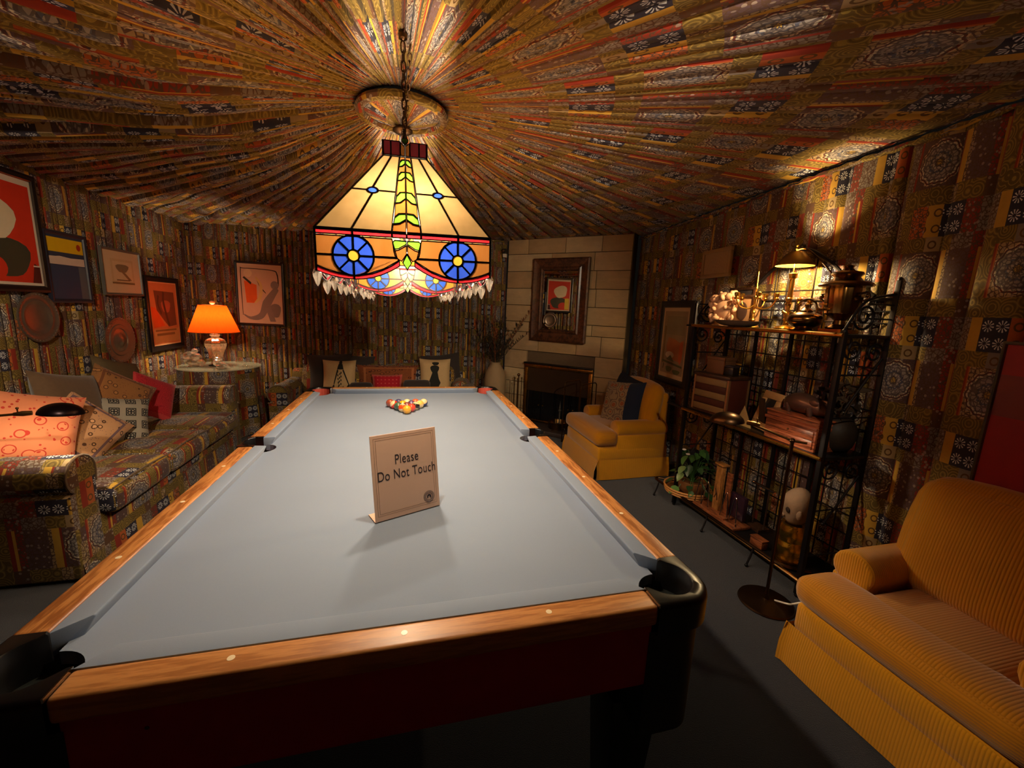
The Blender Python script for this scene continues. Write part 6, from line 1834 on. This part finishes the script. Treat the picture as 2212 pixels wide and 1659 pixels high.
def samovar():
    t = thing('samovar', 'tall brass samovar urn with fluted body at the near end of the top shelf', 'samovar', (2.20, .845, Z3), 0, GT)
    m = MB(); m.box(-.06, -.06, 0, .06, .06, .02)
    m.lathe([(.055, .02), (.06, .028), (.03, .045), (.025, .065), (.05, .085), (.075, .10)], 28)
    n = 48; prof = [(.070, .10), (.076, .13), (.080, .18), (.082, .22), (.080, .235)]
    vs, fs = [], []
    k = len(prof)
    for i in range(n):
        a = 2 * PI * i / n; f = 1 + .05 * (abs(math.sin(a * 7)) - .5)
        for r, z in prof: vs.append((r * f * math.cos(a), r * f * math.sin(a), z))
    for i in range(n):
        j = (i + 1) % n; fs += [(i * k + q, j * k + q, j * k + q + 1, i * k + q + 1) for q in range(k - 1)]
    m.add(vs, fs); m.build('body', pm('dark_brass', (120, 86, 44), .25, 1.0, .2, 7), t, smooth=True, ang=.8)
    l = MB(); l.lathe([(.082, .235), (.115, .238), (.118, .246), (.11, .256), (.07, .266), (.055, .285), (.07, .298), (.064, .31), (.03, .318), (.02, .33), (.026, .342), (0, .35)], 32); l.build('crown', pm('dark_brass', (120, 86, 44), .25, 1.0, .2, 7), t, smooth=True, ang=.9)
    for s in (-1, 1):
        h = MB(); h.tube(bez([(0, s * .078, .20), (0, s * .115, .205), (0, s * .125, .18), (0, s * .10, .165)], 5), .006, 8); h.ball((0, s * .118, .19), .011, 10, 6); h.build('handle', BRONZE, t, smooth=True)
    p = MB(); p.tube([(-.07, .01, .12), (-.13, .02, .118)], [.009, .006], 8); p.tube([(-.105, .015, .12), (-.105, .015, .145)], .004, 6); p.box(-.108, -.005, .143, -.102, .035, .149); p.build('tap', BRASS, t, smooth=True, ang=.8)
samovar()
# middle shelf ---------------------------------------------------
def chest():
    t = thing('miniature_chest', 'miniature wooden chest of drawers with brass corners on the middle shelf', 'chest', (2.185, 1.60, Z2), -PI / 2 + .12)
    w, d, h = .15, .095, .265
    m = MB(); m.box(-w, -d, .012, w, d, h); m.build('carcass', pm('mahogany', (86, 40, 28), .35, 0, .25, 9, spec=.5), t, bevel=.003)
    f = MB(); f.box(-w - .01, -d - .01, h, w + .01, d + .01, h + .022); f.build('top_board', W_DARK, t, bevel=.004); f2 = MB(); f2.box(-w - .006, -d - .006, 0, w + .006, d + .006, .014); f2.build('plinth', W_DARK, t, bevel=.004)
    pale = pm('drawer_front', (132, 104, 66), .4, 0, .15, 14); dk = pm('drawer_dark', (72, 36, 26), .4, 0, .2, 12)
    for i in range(5):
        z0 = .022 + i * .0475; b = MB(); b.box(-w + .016, -d - .006, z0, w - .016, -d + .004, z0 + .044); b.build('drawer', pale if i % 2 == 0 else dk, t, bevel=.002)
    for s in (-1, 1):
        for y in (-1, 1):
            c = MB(); x0, x1 = sorted((s * (w - .012), s * (w + .003))); y0, y1 = sorted((y * (d - .012), y * (d + .003))); c.box(x0, y0, .014, x1, y1, h - .002); c.build('brass_corner', pm('soft_brass', (186, 140, 96), .4, .7, .1, 12), t)
chest()
def boxes_on_chest():
    t = thing('wooden_box', 'brown wooden box on top of the miniature chest', 'box', (2.20, 1.64, Z2 + .287), -PI / 2 + .15)
    m = MB(); m.box(-.075, -.055, 0, .075, .055, .095); m.build('body', pm('brown_box', (104, 66, 40), .5, 0, .2, 10), t, bevel=.003)
    l = MB(); l.box(-.078, -.058, .095, .078, .058, .118); l.build('lid', pm('brown_box', (104, 66, 40), .5, 0, .2, 10), t, bevel=.003)
    e = MB(); e.box(.073, -.059, .0, .079, -.053, .118); e.build('brass_edging', BRASS_OLD, t)
    t2 = thing('small_box', 'small dark cube box at the near end of the miniature chest top', 'box', (2.185, 1.515, Z2 + .287), -PI / 2 + .2)
    m = MB(); m.box(-.034, -.034, 0, .034, .034, .058); m.build('body', BLACKP, t2, bevel=.003); l = MB(); l.box(-.036, -.036, .058, .036, .036, .070); l.build('lid', pm('dark_leather', (44, 32, 36), .6, 0, .2, 30), t2, bevel=.003)
boxes_on_chest()
def photo_frame():
    t = thing('photo_frame', 'pale carved bone photo frame with a dark picture, propped on the middle shelf', 'photo frame', (2.155, 1.165, Z2))
    w, h, fr = .185, .245, .046
    bone = pm('carved_bone', (190, 148, 96), .5, 0, .2, 40, .5)
    for (a, b, c, d) in ((-w / 2, 0, w / 2, fr), (-w / 2, h - fr, w / 2, h), (-w / 2, fr, -w / 2 + fr, h - fr), (w / 2 - fr, fr, w / 2, h - fr)):
        m = MB(); m.box(a, -.010, b, c, .006, d); m.build('frame_rail', bone, t, bevel=.005)
    g = MB(); g.box(-w / 2 + fr - .004, -.004, fr - .004, w / 2 - fr + .004, .004, h - fr + .004); gm = G('dark_photo'); gm.set(col=gm.mix(gm.noise(gm.objc(), 30, 3), lin((26, 22, 26)), lin((54, 48, 48))), rough=.08, spec=.6); g.build('photograph', gm.mat, t)
    s = MB(); s.box(-.03, .004, .0, .03, .010, .17, M=T(0, .0, .03) @ R(.45, 'X')); s.build('strut', W_DARK, t)
    t.matrix_world = Matrix.Translation((2.135, 1.175, Z2 + .006)) @ R(-PI / 2 - .25, 'Z') @ R(-.30, 'X')
photo_frame()
def fan():
    t = thing('ivory_cone', 'cream folded card cone lying in front of the photo frame', 'ornament', (2.10, 1.275, Z2), 0)
    m = MB(); P = [(0, .06, 0), (0, -.075, .0), (.055, -.02, .0), (.03, .03, .13)]
    m.add(P, [(0, 1, 3), (1, 2, 3), (2, 0, 3), (0, 2, 1)]); m.build('card', pm('cream_card_dull', (176, 146, 92), .6, 0, .1, 12), t, bevel=.002)
fan()
def jewel_box():
    t = thing('jewellery_box', 'reddish striped wooden jewellery box with two tiny knobs on the middle shelf', 'box', (2.15, .915, Z2), -PI / 2)
    w, d, h = .158, .082, .158
    m = MB(); m.box(-w, -d, 0, w, d, h); m.build('body', W_RED2, t, bevel=.003)
    for z0, z1 in ((.012, .060), (.064, .110)):
        f = MB(); f.box(-w + .012, -d - .006, z0, w - .012, -d + .002, z1); fo = f.build('drawer', W_RED2, t, bevel=.0025)
        k = MB(); k.ball((0, -d - .010, (z0 + z1) / 2), .0055, 8, 6); k.build('knob', BRASS_OLD, fo, smooth=True)
    f = MB(); f.box(-w - .005, -d - .008, .114, w + .005, d + .003, .132); f.box(-w + .005, -d - .003, .136, w - .005, d, .150); f.build('moulding', W_RED2, t, bevel=.003)
    l = MB(); l.box(-w - .003, -d - .006, h, w + .003, d + .003, h + .012); l.build('lid', W_RED2, t, bevel=.004)
W_RED2 = wood('striped_rosewood', (84, 38, 22), (190, 104, 66), (3, 20, 46), .35)
jewel_box()
def pig():
    t = thing('pig_figure', 'small dark bronze pig figure on top of the jewellery box', 'figurine', (2.15, .915, Z2 + .171), -PI / 2)
    br = pm('pig_bronze', (108, 80, 70), .3, .55, .2, 10, spec=.6)
    bm = bmesh.new(); me = bpy.data.meshes.new('body')
    def add(m): return m
    m = MB(); n = 22
    secs = [(-.118, .004, .046), (-.112, .026, .048), (-.09, .043, .053), (-.05, .054, .058), (0, .057, .060), (.045, .050, .055), (.07, .042, .053), (.088, .040, .050), (.108, .032, .044), (.122, .020, .036), (.134, .016, .033), (.138, .013, .033), (.139, .004, .033)]
    vs, fs = [], []
    for (x, r, z) in secs:
        for j in range(n): a = 2 * PI * j / n; vs.append((x, r * .9 * math.cos(a), z + r * math.sin(a)))
    for i in range(len(secs) - 1):
        for j in range(n): fs.append((i * n + j, (i + 1) * n + j, (i + 1) * n + (j + 1) % n, i * n + (j + 1) % n))
    fs += [tuple(range(n)), tuple(reversed(range((len(secs) - 1) * n, len(secs) * n)))]
    m.add(vs, fs)
    for x in (-.075, .055):
        for s in (-1, 1): m.tube([(x, s * .028, .045), (x + .006, s * .032, .02), (x + .01, s * .032, .0)], [.020, .015, .011], 10)
    m.build('body', br, t, smooth=True, ang=1.2)
    for s in (-1, 1):
        e = MB(); e.ball((.078, s * .034, .078), .022, 10, 6, sc=(1.3, .35, .8), M=T(0, 0, 0)); e.build('ear', br, t, smooth=True)
        y = MB(); y.ball((.108, s * .022, .058), .004, 8, 6); y.build('eye', BLACKP, t, smooth=True)
    c = MB(); c.tube([(-.116 - .008 * math.cos(k), .006 * math.sin(k * 2), .055 + .002 * k) for k in [i * .6 for i in range(12)]], .0022, 5); c.build('tail', br, t, smooth=True)
pig()
def dark_pot():
    t = thing('dark_jar', 'large dark squat jar in shadow at the near end of the middle shelf', 'jar', (2.245, .80, Z2))
    m = MB(); m.lathe([(0, 0), (.06, 0), (.085, .03), (.098, .08), (.096, .13), (.075, .17), (.05, .185), (.055, .20), (.047, .20), (.04, .18), (0, .1)], 26); m.build('body', pm('dark_pottery', (40, 32, 26), .6, 0, .3, 12, .2), t, smooth=True, ang=1)
    f = thing('dried_foliage', 'dark bushy dried foliage in the squat jar on the middle shelf', 'plant', (2.245, .80, Z2 + .19)); rnd = random.Random(4); mt = pm('dry_leaf', (62, 48, 34), .9, 0, .35, 18)
    for i in range(46):
        a = rnd.uniform(0, 2 * PI); r = rnd.uniform(.02, .095); z = rnd.uniform(.0, .15); l = MB(); c, s = math.cos(a), math.sin(a)
        l.add([(0, 0, 0), (.018, .03, .01), (0, .07, .0), (-.018, .03, .01)], [(0, 1, 2, 3)]); o = l.build('leaf', mt, f, (r * c * .8, r * s, z), (rnd.uniform(-1, 1), rnd.uniform(-1, 1), a))
    st = MB()
    for k in range(6): st.tube([(0, 0, -.16), (.03 * math.cos(k), .03 * math.sin(k), .02), (.06 * math.cos(k), .07 * math.sin(k), .13)], .003, 5)
    st.build('stems', mt, f)
dark_pot()
# bottom shelf ---------------------------------------------------
def tray_plant():
    t = thing('cane_tray', 'round bamboo tray with a raised rim on the bottom shelf', 'tray', (2.155, 1.765, Z1 + .002))
    cane = pm('bamboo', (196, 132, 70), .45, 0, .15, 14); m = MB()
    m.lathe([(0, .004), (.165, .004), (.165, .0), (0, .0)], 36); m.build('base', pm('tray_wood', (130, 84, 42), .5, 0, .2, 9), t)
    for z, r in ((.008, .17), (.026, .176), (.046, .180)):
        k = MB(); k.tube([(r * math.cos(2 * PI * i / 44), r * math.sin(2 * PI * i / 44), z) for i in range(44)], .0075, 8, closed=True); k.build('rim_hoop', cane, t, smooth=True)
    for i in range(14):
        a = 2 * PI * i / 14; k = MB(); k.tube([(.168 * math.cos(a), .168 * math.sin(a), .006), (.179 * math.cos(a), .179 * math.sin(a), .048)], .006, 6); k.build('stake', cane, t, smooth=True)
    p = thing('plant_pot', 'brown round planter sitting in the bamboo tray', 'planter', (2.165, 1.745, Z1 + .0075)); q = MB(); q.lathe([(0, 0), (.075, 0), (.098, .03), (.108, .07), (.112, .10), (.105, .104), (.098, .09), (.085, .085), (0, .088)], 30); q.build('pot', pm('planter_brown', (122, 76, 40), .6, 0, .2, 12), p, smooth=True, ang=.9)
    f = thing('pothos', 'green trailing pothos plant spilling from the brown planter', 'plant', (2.165, 1.745, Z1 + .095)); rnd = random.Random(14)
    gm = []
    for i, c in enumerate(((58, 92, 44), (84, 120, 58), (40, 66, 36), (120, 140, 84))): gm.append(pm('pothos_leaf_%d' % i, c, .35, 0, .3, 14, spec=.5))
    def leafmesh(mat):
        l = MB(); R_ = [(0, 0, 0), (.030, .012, .004), (.040, .040, .006), (.026, .072, .0), (0, .105, -.014), (-.026, .072, .0), (-.040, .040, .006), (-.030, .012, .004), (0, .045, -.006)]
        l.add(R_, [(0, 1, 8), (1, 2, 8), (2, 3, 8), (3, 4, 8), (4, 5, 8), (5, 6, 8), (6, 7, 8), (7, 0, 8)]); return l.mesh('leaf', mat, smooth=True, ang=3)
    lm = [leafmesh(x) for x in gm]; stm = MB()
    for i in range(44):
        a = rnd.uniform(0, 2 * PI); u = rnd.random(); r = .04 + .13 * u; z = .20 * (1 - u * u) + rnd.uniform(-.03, .10)
        if i % 6 == 0: r = .17; z = rnd.uniform(-.05, .03)
        p0 = Vector((r * .75 * math.cos(a), r * math.sin(a), max(z, -.06 if r > .13 else .01)))
        if p0.x > .13: p0.x = .13
        q = Vector((0, 0, 1)); o = obj('leaf', lm[rnd.choice((0, 0, 1, 2, 2, 3))], f, p0, (rnd.uniform(-.9, -.1), rnd.uniform(-.4, .4), a - PI / 2)); s = rnd.uniform(.55, .95); o.scale = (s, s, s)
        stm.tube([(0, 0, .0), p0 * .6 + Vector((0, 0, .05)), p0], .0025, 5)
    stm.build('stems', gm[0], f, smooth=True)
    for k, (y, z) in enumerate(((.02, .26), (-.03, .24))):
        b = MB(); b.ball((-.09, y, z), .014, 8, 6, sc=(1.2, 1.2, .5)); b.build('white_bloom', pm('white_petal', (230, 214, 200), .5, 0, .08, 20), f, smooth=True)
tray_plant()
def dark_speaker():
    t = thing('dark_case', 'dark upright case at the far end of the bottom shelf behind the pothos', 'case', (2.27, 1.885, .0), -PI / 2)
    m = MB(); m.box(-.07, -.10, .0, .07, .07, .40); m.build('body', pm('dark_leatherette', (30, 28, 32), .6, 0, .25, 30, .2), t, bevel=.02, seg=3); h = MB(); h.tube([(-.03, 0, .398), (-.03, 0, .42), (.03, 0, .42), (.03, 0, .398)], .005, 6); h.build('handle', BLACKP, t, smooth=True)
dark_speaker()
def tantalus():
    t = thing('bottle_stand', 'wooden stand with upright carved post and wire loops on the bottom shelf', 'stand', (2.12, 1.375, Z1))
    m = MB(); m.box(-.07, -.20, 0, .07, .20, .022); m.build('base', W_RED3, t, bevel=.004)
    b = MB(); b.box(-.055, -.095, .022, .03, .07, .036); b.build('plinth', W_RED3, t, bevel=.003)
    p = MB(); p.box(-.02, .01, .036, .015, .065, .36); po = p.build('post', W_PALE, t, bevel=.003); c = MB(); c.box(-.03, -.002, .36, .028, .078, .374); c.build('cap', W_PALE, po, bevel=.003); q = MB(); q.box(.004, -.055, .036, .02, -.012, .33); q.build('back_post', W_RED3, t, bevel=.003)
    cr = MB(); cr.tube(bez([(-.0215, .052, .12), (-.0225, .035, .16), (-.0225, .045, .19), (-.0225, .028, .15), (-.0215, .022, .11)], 5), .003, 5); cr.build('carving', W_DARK, po, smooth=True)
    for y in (-.16, -.08, .10, .17):
        w = MB(); w.tube(bez([(-.045, y - .03, .02), (-.045, y - .02, .16), (-.04, y, .215), (-.04, y + .02, .16), (-.045, y + .035, .02)], 8), .0035, 6); w.build('wire_loop', CHROME, t, smooth=True)
    g = MB(); g.box(.03, -.16, .036, .066, -.03, .20); g.build('dark_flask', pm('dark_flask', (48, 28, 40), .2, 0, .2, 10, spec=.6), t, bevel=.006)
W_RED3 = wood('stand_wood', (84, 42, 24), (150, 84, 48), (22, 3, 22), .4)
tantalus()
def clasp():
    for k, (y, z, lab) in enumerate(((1.62, .40, 'short silver rod rack behind the bottle stand, far one'), (1.18, .40, 'short silver rod rack behind the bottle stand, near one'))):
        t = thing('silver_rack', lab, 'rack', (2.25, y, Z1))
        m = MB(); m.box(-.045, -.05, 0, .045, .05, .02)
        for s in (-1, 1): m.tube([(0, s * .045, .02), (0, s * .045, .29)], .005, 8)
        m.build('frame', W_DARK, t); r_ = MB(); r_.tube([(0, -.075, .295), (0, .075, .295)], .009, 10); r_.ball((0, .08, .295), .013, 8, 6); r_.build('rod', CHROME, t, smooth=True)
clasp()
def lantern():
    t = thing('brass_urn', 'stout polished brass urn on the bottom shelf', 'urn', (2.15, .852, Z1))
    m = MB(); m.lathe([(0, .0), (.088, .0), (.090, .008), (.086, .03), (.084, .06), (.088, .085), (.086, .11), (.074, .125), (.074, .135), (.082, .16), (.080, .20), (.066, .222), (.066, .232), (0, .232)], 32); m.build('body', pm('polished_brass', (206, 160, 50), .22, 1.0, .12, 30, .25), t, smooth=True, ang=.8)
    b = thing('bust', 'pale rough stone animal skull standing on the brass urn', 'sculpture', (2.14, .852, Z1 + .2325), -PI / 2 - .5)
    st = pm('pale_stone', (150, 122, 98), .8, 0, .22, 14, .4); q = MB(); n = 22
    secs = [(.0, .036, .0, 0), (.02, .050, .0, 0), (.06, .068, .0, 0), (.10, .078, -.004, 0), (.135, .074, -.002, 0), (.165, .062, .004, 0), (.19, .046, .01, 0), (.205, .024, .012, 0), (.21, .004, .012, 0)]
    vs, fs = [], []
    for (z, r, yo, _) in secs:
        for j in range(n):
            a = 2 * PI * j / n; f = 1.0
            da = math.atan2(math.sin(a + PI / 2 - .0), math.cos(a + PI / 2))
            if .05 < z < .12: f -= .38 * math.exp(-((abs(da) - .55) / .28) ** 2) * math.sin(PI * (z - .05) / .07 * .9)
            f += .04 * noise.noise((math.cos(a) * 3, math.sin(a) * 3, z * 30))
            vs.append((r * .95 * f * math.cos(a), r * f * math.sin(a) + yo, z))
    for i in range(len(secs) - 1):
        for j in range(n): fs.append((i * n + j, i * n + (j + 1) % n, (i + 1) * n + (j + 1) % n, (i + 1) * n + j))
    fs += [tuple(reversed(range(n))), tuple(range((len(secs) - 1) * n, len(secs) * n))]
    q.add(vs, fs); q.build('head', st, b, smooth=True, ang=1.2)
    for s in (-1, 1):
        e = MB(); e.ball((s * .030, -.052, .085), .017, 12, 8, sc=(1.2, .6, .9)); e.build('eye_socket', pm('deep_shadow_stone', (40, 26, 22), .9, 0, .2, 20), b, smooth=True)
        k = MB(); k.ball((s * .074, -.01, .075), .02, 10, 6, sc=(.6, .8, 1.4)); k.build('ear', st, b, smooth=True)
    nn = MB(); nn.ball((0, -.060, .045), .016, 10, 6, sc=(1, .8, 1.1)); nn.build('muzzle', st, b, smooth=True)
    w = thing('wooden_block', 'small reddish wooden block lying in front of the brass urn', 'block', (2.075, .995, Z1)); kk = MB(); kk.box(-.02, -.04, 0, .03, .05, .05); kk.build('block', W_RED3, w, bevel=.006); l2 = MB(); l2.box(-.022, -.042, .05, .032, .052, .058); l2.build('lid', W_RED3, w, bevel=.003)
lantern()
